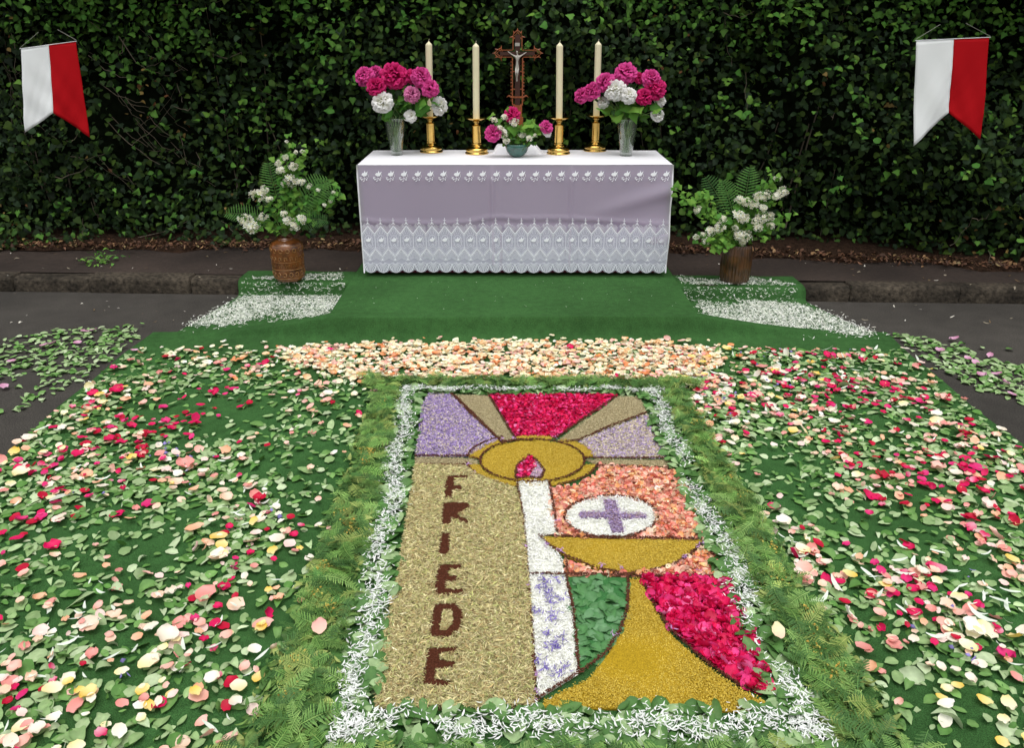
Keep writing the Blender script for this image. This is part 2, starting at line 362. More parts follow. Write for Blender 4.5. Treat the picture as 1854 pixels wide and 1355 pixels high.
# ================================================================ SETTING
kerb_y = lambda x: 5.03 - .038 * x
def hedge_y(x): x = np.asarray(x, float); return 6.02 - .012 * x - .2 * np.maximum(0, x - 1.0)
g = G(); g.add([(-150, -150, 0), (150, -150, 0), (150, 150, 0), (-150, 150, 0)], [(0, 1, 2, 3)]); g.build('road', M['asphalt'], kind='structure')
g = G(); xs = np.linspace(-14, 14, 57)
n = Noise(5, 2.0)
rows = [lambda x: kerb_y(x) + .13, lambda x: kerb_y(x) + .45, lambda x: hedge_y(x) - .1, lambda x: hedge_y(x) + 1.6]
zs = [.1, .1, .1, .1]
vs = [(x, fy(x), zz + (.004 * float(n(x, fy(x))) if j in (1, 2) else 0)) for j, (fy, zz) in enumerate(zip(rows, zs)) for x in xs]
fs = [(j * 57 + i, j * 57 + i + 1, (j + 1) * 57 + i + 1, (j + 1) * 57 + i) for j in range(3) for i in range(56)]
g.add(vs, fs); g.build('pavement', M['pavement'], kind='structure')
kerb = empty('kerb', (0, 5.03, 0)); kerb['kind'] = 'structure'
x = -13.0; first = True
while x < 13:
    L = R_.uniform(.52, .72); gk = G(); y0, y1 = kerb_y(x), kerb_y(x + L); hh = .1 + R_.uniform(-.006, .008); o = R_.uniform(-.006, .006); b = .022
    pr = [(0, 0), (0, hh - b * 1.2), (b * .4, hh - b * .35), (b * 1.3, hh), (.128, hh)]; vs = []
    for (xx, yy) in ((x + .004, y0), (x + .012, y0 - .004), (x + L / 2, (y0 + y1) / 2 - .004), (x + L - .012, y1 - .004), (x + L - .004, y1)):
        for (dy, z) in pr: vs.append((xx, yy + o + dy + R_.uniform(-.004, .004), z + R_.uniform(-.003, .003) if z else 0))
    fs = [(i * 5 + j, (i + 1) * 5 + j, (i + 1) * 5 + j + 1, i * 5 + j + 1) for i in range(4) for j in range(4)] + [(0, 1, 2, 3, 4), (24, 23, 22, 21, 20)]
    gk.add(vs, fs); gk.build('kerb_stone', M['kerb'], kerb, smooth=True); x += L
# ---- unseen trees added behind the hedge to shade it and the pavement
def shade_tree(x, y, h, rad, lab, seed):
    r = np.random.default_rng(seed); root = empty('shade_tree', (x, y, 0), label=lab, cat='shade_tree'); g = G()
    g.tube([(x, y, 0), (x + .1, y, h * .35), (x - .05, y - .1, h * .7), (x, y - .2, h)], [.16, .13, .08, .03], 10); g.build('trunk', M['bark'], root, smooth=True)
    ck = r.normal(0, 1, (46, 3)); ck /= np.linalg.norm(ck, axis=1)[:, None]; ck *= (r.uniform(.3, 1, 46) ** .5)[:, None] * np.array((rad, rad * .72, 1.0)); cen = ck + np.array((x, y + .1, h * .86))
    for c in cen[:16]:
        g = G(); g.tube([(x, y - .1, h * .6), tuple((np.array((x, y, h * .6)) + c) / 2 + np.array((0, 0, .1))), tuple(c)], [.05, .03, .01], 6); g.build('limb', M['bark'], root, smooth=True)
    n = 7000; pos = cen[r.integers(0, 46, n)] + r.normal(0, .26, (n, 3)); pos = pos[pos[:, 2] > 2.35]; n = len(pos)
    me = merged('crown', IVY, pos, flat_rots(n, .8), r.uniform(.09, .15, n), r.integers(0, len(IVY), n), np.tile(np.array(lin('#33502a')), (n, 1)), np.tile(np.array(lin('#46683a')), (n, 1)), M['hedge_leaf'])
    o = bpy.data.objects.new('crown', me); C.objects.link(o); o.parent = root; o.location = (-x, -y, 0); o['kind'] = 'stuff'
for i, (x, y, h, rad, lab) in enumerate([(-4.6, 7.5, 3.9, 2.1, 'unseen leafy canopy with trunk added for shade behind the left end of the hedge'), (-1.6, 7.6, 4.1, 2.0, 'unseen leafy canopy with trunk added for shade behind the hedge left of the altar'), (1.5, 7.5, 4.0, 2.0, 'unseen leafy canopy with trunk added for shade behind the hedge right of the altar'), (4.5, 7.0, 3.9, 2.1, 'unseen leafy canopy with trunk added for shade behind the right end of the hedge')]): shade_tree(x, y, h, rad, lab, 300 + i)
# ---- hedge
hedge = empty('hedge', (0, 6.4, .1), label='tall dark ivy hedge filling the whole background behind the altar', cat='hedge')
nb, nb2 = Noise(21, 2.6), Noise(22, 7.5)
def hedge_front(x, z): return hedge_y(x) + .12 - .14 * nb(x, z) - .055 * nb2(x, z) - .12 * np.exp(-((z - .1) / .22) ** 2) - .05 * np.clip((z - 1.1) / .9, 0, 1) - .45 * np.clip((z - 1.95) / .5, 0, 1)  # top leans forward above the view, added to shade the hedge front
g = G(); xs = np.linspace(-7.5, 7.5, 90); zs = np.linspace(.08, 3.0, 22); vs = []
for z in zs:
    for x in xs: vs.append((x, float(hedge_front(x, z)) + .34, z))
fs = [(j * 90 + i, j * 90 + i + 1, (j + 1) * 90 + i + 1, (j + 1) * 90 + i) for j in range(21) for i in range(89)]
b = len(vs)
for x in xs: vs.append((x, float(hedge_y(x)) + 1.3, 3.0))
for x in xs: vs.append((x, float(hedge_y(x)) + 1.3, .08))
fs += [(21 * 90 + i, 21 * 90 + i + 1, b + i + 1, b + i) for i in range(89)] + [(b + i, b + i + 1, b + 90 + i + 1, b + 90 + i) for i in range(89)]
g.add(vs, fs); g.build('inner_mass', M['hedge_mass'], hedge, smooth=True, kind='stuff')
dk = [(lin('#26391b'), lin('#324a22')), (lin('#1e301a'), lin('#2a4020')), (lin('#30461d'), lin('#425a26')), (lin('#2a3a28'), lin('#3a4f38')), (lin('#3e5420'), lin('#56702c'))]
br = [(lin('#4f8030'), lin('#6c9c40')), (lin('#5c8a34'), lin('#86ac4c')), (lin('#457a30'), lin('#5f9440'))]
def hedge_leaves(n, x0, x1, z0, z1, depth, smin, smax, lobes=None):
    x = rng.uniform(x0, x1, n); z = rng.uniform(z0, z1, n); y = hedge_front(x, z) + rng.exponential(depth, n) - .03
    pos = np.stack([x, y, z], 1); S = rng.uniform(smin, smax, n)
    nrm = np.stack([rng.normal(0, .45, n), -np.abs(rng.normal(.7, .35, n)), rng.normal(.55, .45, n)], 1); nrm /= np.linalg.norm(nrm, axis=1)[:, None]
    d = np.stack([rng.normal(0, .7, n), -rng.uniform(0, .3, n), rng.normal(-.5, .6, n)], 1); d -= (d * nrm).sum(1)[:, None] * nrm
    return pos, frame(d, nrm), S
gap = Noise(31, 3.4)
pos, Rm, S = hedge_leaves(60000, -6.2, 6.2, .1, 3.02, .13, .024, .07)
gv = gap(pos[:, 0], pos[:, 2]); bare = np.exp(-((pos[:, 0] + 3.0) / .75) ** 2 - ((pos[:, 2] - 1.25) / .35) ** 2) + .8 * np.exp(-((pos[:, 0] - 2.0) / .5) ** 2 - ((pos[:, 2] - 1.1) / .5) ** 2)
keep = rng.uniform(0, 1, len(pos)) < np.clip(.9 - .4 * np.clip(gv - .3, 0, 1) - .62 * bare, .08, 1)
pos, Rm, S = pos[keep], Rm[keep], S[keep]
scatter('leaf', IVY, pos, Rm, S, dk, M['hedge_leaf'], pw=[3, 3, 2, 1.2, 1], jitter=.4, parent=hedge, stuff_name='foliage')
# top surface of the hedge
n_ = 5000; x = rng.uniform(-6.5, 6.5, n_); y = hedge_y(x) + rng.uniform(.2, 1.3, n_); pos = np.stack([x, y, rng.uniform(2.98, 3.12, n_)], 1)
scatter('leaf', IVY, pos, flat_rots(n_, .5), rng.uniform(.06, .1, n_), dk, M['hedge_leaf'], jitter=.3, parent=hedge, stuff_name='top_foliage')
# bright young sprigs in clumps: (px, py, spread px, count)
cl = []
for (px, py, sp, k) in [(520, 20, 30, 9), (600, 15, 40, 10), (700, 20, 40, 10), (460, 25, 20, 5), (745, 45, 16, 5), (830, 20, 25, 8), (880, 45, 20, 6), (565, 80, 12, 4), (575, 150, 14, 6), (630, 145, 10, 4), (600, 205, 10, 4), (425, 195, 16, 6), (585, 115, 9, 3),
        (1385, 30, 22, 6), (1450, 10, 14, 6), (1400, 95, 14, 5), (1325, 185, 26, 9), (1360, 205, 18, 6), (1290, 190, 14, 5), (1320, 145, 10, 4), (1460, 80, 12, 3), (1510, 120, 10, 3), (1545, 165, 12, 4), (1600, 45, 14, 5), (1640, 20, 12, 4), (1560, 240, 16, 5),
        (1530, 335, 14, 4), (1470, 370, 8, 3), (1510, 345, 10, 3), (1640, 310, 12, 3), (1750, 310, 14, 5), (1800, 330, 10, 3), (1790, 60, 14, 4), (1670, 90, 12, 3), (1830, 30, 16, 5), (1830, 200, 12, 4), (1800, 210, 12, 4),
        (240, 20, 30, 7), (350, 15, 30, 7), (60, 20, 30, 6), (130, 10, 20, 5), (300, 70, 16, 3), (215, 235, 10, 2), (370, 205, 10, 3), (110, 370, 16, 4), (260, 340, 16, 3), (350, 310, 12, 3), (240, 375, 12, 3), (90, 435, 10, 2), (20, 160, 14, 3), (640, 20, 30, 6), (960, 15, 30, 7), (1080, 25, 26, 6), (1190, 15, 20, 5), (1260, 30, 14, 3),
        (900, 120, 10, 3), (960, 140, 8, 3), (970, 75, 9, 3), (1020, 260, 12, 3), (1150, 60, 10, 2), (1230, 100, 14, 3), (985, 160, 8, 2), (1220, 230, 10, 3), (570, 255, 12, 3), (460, 240, 10, 3), (200, 130, 10, 2)]:
    for _ in range(k):
        u, v_ = px + R_.gauss(0, sp), py + R_.gauss(0, sp * .6); q = V(u, v_, 5.95); yy = float(hedge_front(q[0], q[2])) - R_.uniform(.0, .1)
        q = V(u, v_, yy); cl.append((q, R_.uniform(.0, 1)))
cp = np.array([c[0] for c in cl]); n_ = len(cp)
# each clump position carries 1-2 leaves
cp = np.concatenate([cp, cp[: n_ // 6] + rng.normal(0, .03, (n_ // 6, 3))]); n_ = len(cp)
nrm = np.stack([rng.normal(0, .4, n_), -np.abs(rng.normal(.7, .3, n_)), rng.normal(.7, .3, n_)], 1); nrm /= np.linalg.norm(nrm, axis=1)[:, None]
d = rng.normal(0, 1, (n_, 3)); d[:, 2] -= .4; d -= (d * nrm).sum(1)[:, None] * nrm
scatter('leaf', IVY[:5], cp, frame(d, nrm), rng.uniform(.03, .062, n_), br, M['hedge_leaf'], parent=hedge, single=300, stuff_name='young_foliage', jitter=.25)
mid = [(lin('#3c6426'), lin('#5a8636')), (lin('#4c7830'), lin('#709c46'))]
pos, Rm, S = hedge_leaves(15000, -5, 5, .15, 2.2, .03, .03, .06); pr_ = .06 + .8 * np.clip((pos[:, 2] - 1.4) / .3, 0, 1) + .35 * (nb2(pos[:, 0] + 5, pos[:, 2]) > .9); k_ = (rng.uniform(0, 1, len(pos)) < pr_ * np.clip(nb(pos[:, 0] * 1.7, pos[:, 2] * 1.7) + .6, .1, 1)); pos[:, 1] -= .03
scatter('leaf', IVY, pos[k_], Rm[k_], S[k_], mid, M['hedge_leaf'], jitter=.25, parent=hedge, stuff_name='lighter_foliage')
pos, Rm, S = hedge_leaves(1500, -5, 5, .12, 2.2, .06, .02, .045); k_ = nb2(pos[:, 0] * .8 - 3, pos[:, 2]) > .9
scatter('leaf', IVY, pos[k_], Rm[k_], S[k_], [(lin('#5c3c26'), lin('#7a5434')), (lin('#7a6438'), lin('#9c8850'))], M['hedge_leaf'], jitter=.3, parent=hedge, stuff_name='withered_foliage')
# twigs and stems poking through
def twig(p, q, r=.0035, name='twig', sag=.03, Y=None):
    g = G(); p, q = Vector(p), Vector(q); pts = []
    for i in range(6):
        t = i / 5; a = p.lerp(q, t); a += Vector((R_.uniform(-1, 1), R_.uniform(-1, 1), R_.uniform(-1, 1))) * .012 * (0 < i < 5); a.z -= sag * math.sin(math.pi * t); pts.append(a)
    g.tube(pts, [r * (1 - .5 * i / 5) for i in range(6)], 5); return g.build(name, M['bark'], hedge, smooth=True)
for (a, b_, c, d_) in [(195, 220, 290, 298), (245, 215, 325, 285), (160, 100, 230, 140), (215, 65, 270, 130), (230, 185, 285, 190), (180, 150, 260, 185), (225, 70, 215, 100), (120, 255, 142, 240), (320, 150, 330, 185), (345, 195, 310, 190), (385, 98, 440, 92), (230, 315, 247, 333), (165, 365, 175, 390), (355, 275, 365, 300),
                       (1720, 445, 1760, 395), (1760, 395, 1790, 388), (1275, 10, 1305, 13), (1310, 22, 1365, 20), (1335, 15, 1345, 0), (1312, 30, 1325, 120), (1320, 12, 1300, 5), (1505, 210, 1512, 203), (250, 430, 340, 400), (60, 420, 130, 425), (330, 425, 395, 445), (440, 425, 400, 400), (1510, 432, 1516, 452), (1790, 455, 1800, 478), (1350, 130, 1352, 200), (20, 60, 30, 130), (270, 60, 300, 110), (325, 240, 340, 300), (150, 395, 152, 430), (100, 320, 160, 300)]:
    p = V(a, b_, 5.9); q = V(c, d_, 5.9); y1, y2 = float(hedge_front(p[0], p[2])), float(hedge_front(q[0], q[2]))
    twig(V(a, b_, y1 - .02), V(c, d_, y2 - .03), r=R_.uniform(.002, .0042))
# thin stems inside (vertical, mid depth)
for i in range(26):
    x = R_.uniform(-4, 4); z = R_.uniform(.1, .5); y = float(hedge_y(x)) + R_.uniform(.3, .4)
    twig((x, y, z), (x + R_.uniform(-.35, .35), y + R_.uniform(-.05, .1), z + R_.uniform(.8, 1.8)), r=R_.uniform(.004, .008), name='stem', sag=0)
for i in range(46):
    x = R_.gauss(-3.0, .6); z = R_.gauss(1.2, .3); y = float(hedge_front(x, z)) + R_.uniform(-.02, .12); L = R_.uniform(.12, .5); a = R_.choice((-.75, -.6, -.9, .7, .1, 2.2))
    twig((x, y, z), (x + L * math.cos(a), y + R_.uniform(-.05, .1), z + L * math.sin(a)), r=R_.uniform(.0014, .003))
# soil strip with leaf litter at the foot of the hedge
g = G(); xs = np.linspace(-9, 9, 120); vs = []; ns = Noise(41, 9)
for j, dy in enumerate((-.16, -.06, .1, .7)):
    for x in xs: vs.append((x, float(hedge_y(x)) + dy + (.05 * float(ns(x, 0)) if j < 2 else 0), .098 if j == 0 else .112 + .008 * float(ns(x, j)) + .02 * j))
g.add(vs, [(j * 120 + i, j * 120 + i + 1, (j + 1) * 120 + i + 1, (j + 1) * 120 + i) for j in range(3) for i in range(119)])
g.build('soil_strip', M['soil'], smooth=True, kind='structure')
n_ = 4200; x = rng.uniform(-5, 5, n_); y = hedge_y(x) - .10 + rng.normal(0, .06, n_) ; z = .115 + rng.uniform(0, .035, n_)
br_l = [(lin('#5e4030'), lin('#7a5840')), (lin('#7d5f42'), lin('#a88a62')), (lin('#4a3326'), lin('#5d4232')), (lin('#a08c60'), lin('#c4b080'))]
me = scatter('dry_leaf', LANCE + LEAF[:1], np.stack([x, y, z], 1), flat_rots(n_, .45), rng.uniform(.02, .05, n_), br_l, M['leaf'], pw=[4, 2, 4, .5], jitter=.3, cat='leaf litter', stuff_name='leaf_litter', stuff_label='dry brown leaf litter along the foot of the hedge')
n_ = 260; x = rng.uniform(-4.5, 4.5, n_); y = rng.uniform(4.4, 5.85, n_); zz = np.where(y > kerb_y(x) + .01, .104, .004)
ok = (np.abs(x) > 1.12) & ~((np.abs(x) < 2.0) & (y < 5.35)) & ~((x > 0.2) & (y > hedge_y(x)) )
scatter('dry_leaf', LANCE + CURL, np.stack([x, y, zz], 1)[ok], flat_rots(n_, .1)[ok], rng.uniform(.012, .045, n_)[ok], [(lin('#8a8070'), lin('#b0a890')), (lin('#d8d4c8'), lin('#e8e4d8')), (lin('#6a5a40'), lin('#80684a'))], M['leaf'], cat='petal litter', stuff_name='pavement_litter', stuff_label='stray dry leaves and pale petals scattered on kerb and dark asphalt')
wp = P(185, 475, .1); weed = empty('weed', tuple(wp), label='small green weed growing on the pavement at far left', cat='weed')
k = 60; pos = wp + np.stack([rng.normal(0, .07, k), rng.normal(0, .05, k), np.abs(rng.normal(.02, .03, k))], 1)
scatter('leaf', LANCE, pos, flat_rots(k, .6), rng.uniform(.02, .05, k), br, M['leaf'], parent=weed, stuff_name='foliage')
for i in range(5):
    g = G(); a = R_.uniform(0, 6.28); g.tube([wp, wp + np.array((.07 * math.cos(a), .05 * math.sin(a), .04)), wp + np.array((.13 * math.cos(a), .09 * math.sin(a), .03))], .002, 4); g.build('stem', M['stem'], weed)
# ================================================================ CARPETS
XL, XR, YF, YB, PT = -2.13, 2.19, .55, 4.36, .125
PXL, PXR = -1.06, 1.08
def ss(t): t = np.clip(t, 0, 1); return t * t * (3 - 2 * t)
wr = Noise(51, 1.6)
def carpet_z(x, y):
    x = np.asarray(x, float); y = np.asarray(y, float)
    tx = np.where(x < PXL, (PXL - x) / (PXL - XL), np.where(x > PXR, (x - PXR) / (XR - PXR), 0)); tx = np.clip(tx, 0, 1)
    gx = (1 - tx) ** 1.9
    foot = 4.297 - .075 * (.45 + .55 * gx)
    return .008 + (PT - .008) * gx * np.where(y > 4.297, 1, np.clip((y - foot) / (4.297 - foot), 0, 1) ** 1.7 * .62 + .38 * ss((y - foot) / (4.297 - foot)) ** 3 ) + .0016 * wr(x * 2, y)
g = G(); nx, ny = 150, 150; xs = np.linspace(XL, XR, nx); ys = np.concatenate([np.linspace(YF, 4.1, 60), np.linspace(4.12, YB, 90)])
YY, XX = np.meshgrid(ys, xs, indexing='ij'); ZZ = carpet_z(XX, YY); edge = .012 * np.sin(YY * 3.1) + .006 * np.sin(YY * 9)
XX = XX + edge * (np.abs(XX - .03) / 2.16) ** 6
vs = np.stack([XX, YY, ZZ], 2).reshape(-1, 3); f = []
for j in range(len(ys) - 1):
    for i in range(nx - 1): f.append((j * nx + i, j * nx + i + 1, (j + 1) * nx + i + 1, (j + 1) * nx + i))
g.add(vs, f)
# runner over the platform
ys2 = np.linspace(YB + .0005, 5.93, 30); xs2 = np.linspace(PXL, PXR, 40); b = []
for y in ys2:
    for x in xs2: b.append((x, y, PT + .0015 * float(wr(x * 3, y * 2))))
g.add(b, [(j * 40 + i, j * 40 + i + 1, (j + 1) * 40 + i + 1, (j + 1) * 40 + i) for j in range(29) for i in range(39)])
for sx in (PXL, PXR): g.add([(sx, YB, .0), (sx, 5.93, .0), (sx, 5.93, PT), (sx, YB, PT)], [(0, 1, 2, 3)])
carpet = g.build('green_carpet', M['carpet'], smooth=True, label='large green felt carpet covering road and altar platform, strewn with petals', cat='carpet')
g = G(); g.box(PXL + .02, PXR - .02, 4.36, 5.9, .0, PT - .012); g.build('platform', M['wood'], label='low wooden platform under the altar, covered by green carpet', cat='platform')
def side_carpet(s):
    g = G(); n1 = 20; prof = []
    x_in = PXL - .004 if s < 0 else PXR + .004; xo_f = -1.98 if s < 0 else 2.10; xo_b = -1.83 if s < 0 else 1.90
    def pr(x):
        k = float(kerb_y(x)) - .035; return [(4.33, .006), (4.6, .007), (k - .04, .007), (k - .012, .012), (k, .03), (k + .004, .072), (k + .02, .096), (k + .05, .108), (k + .12, .108), (k + .24, .106)]
    for i in range(n1 + 1):
        t = i / n1; xb = x_in + (xo_b - x_in) * t; xf = x_in + (xo_f - x_in) * t; p_ = pr(xb)
        for j, (y, z) in enumerate(p_):
            q = min(1, (y - 4.33) / .65); g.v.append((xf + (xb - xf) * q, y, z + .0015 * math.sin(xb * 23 + j)))
    m_ = 10
    g.f = [(i * m_ + j, (i + 1) * m_ + j, (i + 1) * m_ + j + 1, i * m_ + j + 1) if s > 0 else (i * m_ + j, i * m_ + j + 1, (i + 1) * m_ + j + 1, (i + 1) * m_ + j) for i in range(n1) for j in range(m_ - 1)]
    # end of the folded carpet over the kerb
    e = n1 * m_; g.f.append((e + 3, e + 4, e + 5, e + 6, e + 7, e + 8, e + 9))
    return g.build('side_carpet', M['carpet'], smooth=True, cat='carpet', group='side carpets over the kerb',
                   label='small green carpet over the kerb %s of the altar, sprinkled with white petals' % ('left' if s < 0 else 'right'))
side_carpet(-1); side_carpet(1)
# ================================================================ ALTAR
ZT = .855; AF, AB = 5.11, 5.76; AXL = V(647, 299, AF)[0]; AXR = V(1218, 299, AF)[0]
tb = empty('altar_table', (0, 5.4, PT), label='wooden table hidden under the white altar cloth', cat='table')
g = G(); g.box(AXL + .02, AXR - .02, AF + .03, AB - .02, ZT - .04, ZT - .012); g.build('tabletop', M['wood'], tb)
for lx in (AXL + .08, AXR - .13):
    for ly in (AF + .1, AB - .12): g = G(); g.box(lx, lx + .05, ly, ly + .05, PT, ZT - .04); g.build('leg', M['wood'], tb)
g = G(); g.box(AXL + .012, AXR - .012, AF + .018, AB - .012, ZT - .011, ZT - .006)
for (a, b_) in (((AXL + .012, AF + .018), (AXR - .012, AF + .018)), ((AXR - .012, AF + .018), (AXR - .012, AB - .012)), ((AXL + .012, AB - .012), (AXL + .012, AF + .018))):
    g.add([(a[0], a[1], .19), (b_[0], b_[1], .19), (b_[0], b_[1], ZT - .008), (a[0], a[1], ZT - .008)], [(0, 1, 2, 3)])
uc = g.build('undercloth', M['under'], label='violet undercloth showing faintly through the sheer white altar cloth', cat='cloth')
g = G(); g.add([(AXL + .014, AF + .016, .145), (AXR - .014, AF + .016, .145), (AXR - .014, AF + .016, .19), (AXL + .014, AF + .016, .19)], [(0, 1, 2, 3)]); g.build('hem', M['maroon'], uc, label='dark maroon hem')
cloth = empty('altar_cloth', (0, 5.4, ZT), label='long white lace tablecloth draped over the altar table', cat='tablecloth')
NM = 24; W = AXR - AXL; WM = W / NM; ZB = .155
def cdisp(x, z):   # cloth front offset (towards camera), folds
    h = (ZT - z) / (ZT - ZB)
    c = .010 + .012 * h + .006 * h * math.sin(x * 5.3 + 1) + .004 * h * math.sin(x * 13.7)
    for (cx, wd, am) in ((-.125, .012, .014), (.38, .010, .012)): c += am * math.exp(-((x - cx) / wd) ** 2) * (z > .2)
    zc = .50 + .018 * math.sin(x * 4.0 + .6) + (.022 * math.exp(-((x + .12) / .12) ** 2)); c += .007 * math.exp(-((z - zc) / .010) ** 2) - .003 * math.exp(-((z - zc + .03) / .02) ** 2)
    xr = max(0, (x - .45) / .55); c += .034 * xr * math.exp(-((z - .28 - .12 * xr) / .09) ** 2); c += .02 * xr * math.exp(-((z - .66 - (x - .9) * .3) / .05) ** 2)
    return c
def hemz(x):
    u = ((x - AXL) / WM) % 1.0; a = abs(math.sin(math.pi * u)) ; return ZB + .020 * (1 - a ** .8) - .0 + .0025 * abs(math.sin(math.pi * u * 7))
nx, nz = NM * 10, 46
def flare(h): return 1 + .000 * h
g = G()
for j in range(nz + 1):
    for i in range(nx + 1):
        x = AXL + W * i / nx; z = ZT - (ZT - hemz(x)) * (j / nz); h = j / nz
        xx = x * (1 - .000 * h); g.v.append((xx, AF - cdisp(x, z) * min(1, h * 8) - .0, z))
g.f = [(j * (nx + 1) + i, (j + 1) * (nx + 1) + i, (j + 1) * (nx + 1) + i + 1, j * (nx + 1) + i + 1) for j in range(nz) for i in range(nx)]
g.build('front_panel', M['sheer'], cloth, smooth=True, label='sheer front drop with lace border')
g = G(); n1, n2 = 60, 20
wn = Noise(61, 5)
for j in range(n2 + 1):
    for i in range(n1 + 1):
        x = AXL + W * i / n1; y = AF - .0015 + (AB - AF) * j / n2; e = min(min(i, n1 - i) / n1 * W, (y - AF) + .002, AB - y) ; g.v.append((x, y, ZT + .003 * min(1, max(0, e) / .02) + .0012 * float(wn(x, y))))
g.f = [(j * (n1 + 1) + i, j * (n1 + 1) + i + 1, (j + 1) * (n1 + 1) + i + 1, (j + 1) * (n1 + 1) + i) for j in range(n2) for i in range(n1)]
g.build('top_panel', M['white_cloth'], cloth, smooth=True)
for s, X in ((-1, AXL), (1, AXR)):
    g = G()
    for j in range(21):
        for i in range(25):
            y = AF + (AB - AF) * i / 24; h = j / 20; z = ZT - (ZT - ZB - .01) * h; g.v.append((X + s * (.002 + .012 * h * math.sin(i * .9) ** 2 * (i > 0)) , y - (.012 if i == 0 else 0) * h, z))
    g.f = [(j * 25 + i, (j + 1) * 25 + i, (j + 1) * 25 + i + 1, j * 25 + i + 1) for j in range(20) for i in range(24)]
    g.build('side_panel', M['white_cloth'], cloth, smooth=True)
    g = G(); pts = [(X + s * .003, AF - cdisp(X, ZT - (ZT - ZB) * t) * min(1, t * 8) - .001, ZT - (ZT - ZB) * t) for t in np.linspace(0, 1, 12)]; g.tube(pts, .005, 6); g.build('corner_fold', M['white_cloth'], cloth, smooth=True)
def ribbon(g, pts, wd, closed=False):
    pts = [np.array(p, float) for p in pts]
    if closed: pts = pts + [pts[0]]
    vs = []
    for i, p in enumerate(pts):
        d = pts[min(i + 1, len(pts) - 1)] - pts[max(i - 1, 0)]; d = d / (np.linalg.norm(d) + 1e-9); nrm = np.array((-d[1], d[0])) * wd / 2; vs += [p + nrm, p - nrm]
    g.append((vs, [(2 * i, 2 * i + 1, 2 * i + 3, 2 * i + 2) for i in range(len(pts) - 1)]))
def disc(g, c, r, n=6): g.append(([np.array((c[0] + r * math.cos(6.283 * k / n), c[1] + r * math.sin(6.283 * k / n))) for k in range(n)], [tuple(range(n))]))
def tulip(g, cx, cy, s):
    g.append(([np.array((cx + a * s, cy + b * s)) for a, b in ((-.9, -.15), (-.35, -.55), (.35, -.45), (.55, .0), (.8, .75), (.25, .35), (0, .95), (-.2, .35), (-.6, .3))], [tuple(range(9))]))
w2 = WM / 2; bd = []; net = []
for k in range(9):   # fan ribs
    a = math.radians(-76 + 19 * k); ribbon(bd, [(0 + .012 * math.sin(a), .076 - .012 * math.cos(a)), (w2 * .92 * math.sin(a), .076 - .066 * math.cos(a))], .0026)
ribbon(bd, [(w2 * .98 * math.sin(a), .078 - .074 * math.cos(a)) for a in np.linspace(-1.35, 1.35, 10)], .004)
disc(bd, (0, .092), .007); disc(bd, (-.009, .086), .0035, 5); disc(bd, (.009, .086), .0035, 5)
for k in range(6): ribbon(bd, [(t * w2, .082 + k * .0085 + .022 * abs(t) ** 1.2 * (1 - k * .05)) for t in np.linspace(-1, 1, 9)], .0018)
low = [(t * w2, .112 + .05 * abs(t) ** .9) for t in np.linspace(-1, 1, 9)]; ribbon(bd, low, .005)
upp = [(t * w2, .316 - .052 * abs(t) ** .95) for t in np.linspace(-1, 1, 9)]; ribbon(bd, upp, .0055)
for i in range(8): net.append(([np.array(low[i]), np.array(low[i + 1]), np.array(upp[i + 1]), np.array(upp[i])], [(0, 1, 2, 3)]))
net.append(([np.array(q) for q in ((-w2, .02), (-w2 * .6, .006), (0, .002), (w2 * .6, .006), (w2, .02), (w2, .155), (0, .114), (-w2, .155))], [tuple(range(8))]))
ribbon(bd, [(-w2, .165), (-w2, .262)], .003)
for k in (1, 2): ribbon(bd, [(x, z - .008 * k) for x, z in upp], .0016); ribbon(bd, [(x, z + .008 * k) for x, z in low], .0016); ribbon(bd, [(x, z - .007 * k) for x, z in low], .0014)
for a in (-.8, -.6, -.4, .4, .6, .8): ribbon(bd, [(a * w2, .165 - .03 * (1 - abs(a)) + .012), (a * w2 * .75, .182 - .02 * (1 - abs(a)))], .0016)
for k in range(7): ribbon(bd, [((-.9 + .3 * k) * w2, .30 - .05 * abs(-.9 + .3 * k)), ((-.9 + .3 * k) * w2 * .8, .276 - .03 * abs(-.9 + .3 * k))], .0014)
ribbon(bd, [(w2 * .62 * math.cos(a), .212 + .042 * math.sin(a)) for a in np.linspace(0, 6.283, 15)[:-1]], .002, True)
for a in np.linspace(0, 6.283, 15)[:-1]: disc(bd, (w2 * .78 * math.cos(a) * .95, .212 + .056 * math.sin(a)), .0023, 4)
tulip(bd, 0, .222, .023); ribbon(bd, [(-.008, .186), (0, .196), (.010, .188), (.004, .180), (-.004, .183)], .0028); ribbon(bd, [(.017, .228), (.02, .2)], .002)
for k in range(5): ribbon(bd, [(t * w2, .322 + k * .0075 - .045 * abs(t) ** .9) for t in np.linspace(-1, 1, 7) if abs(t) > .15 + .1 * k], .0014)
for k in range(5): ribbon(bd, [(t * w2, .322 + k * .0075 - .045 * abs(t) ** .9) for t in (-1, -.8, -.6, -.4)][: 4], .0014)
disc(bd, (0, .332), .0065); disc(bd, (-.009, .326), .0035, 5); disc(bd, (.009, .326), .0035, 5)
ribbon(bd, [(0, .335), (0, .362)], .0028); ribbon(bd, [(-.010, .350), (.010, .350)], .0026); disc(bd, (0, .364), .003, 4)
fm = []
tulip(fm, .004, .047, .025)
for c in ((-.018, .012), (-.006, .004), (.014, .012), (-.026, .02)): disc(fm, c, .0042, 5)
ribbon(fm, [(-.03, .018), (-.012, .016), (.004, .022), (.016, .016), (.020, .024), (.014, .03)], .003); ribbon(fm, [(-.03, .028), (-.016, .026)], .003); ribbon(fm, [(-.006, .0), (.002, .012), (.0, .03)], .0026); ribbon(fm, [(.022, .05), (.026, .03)], .002)
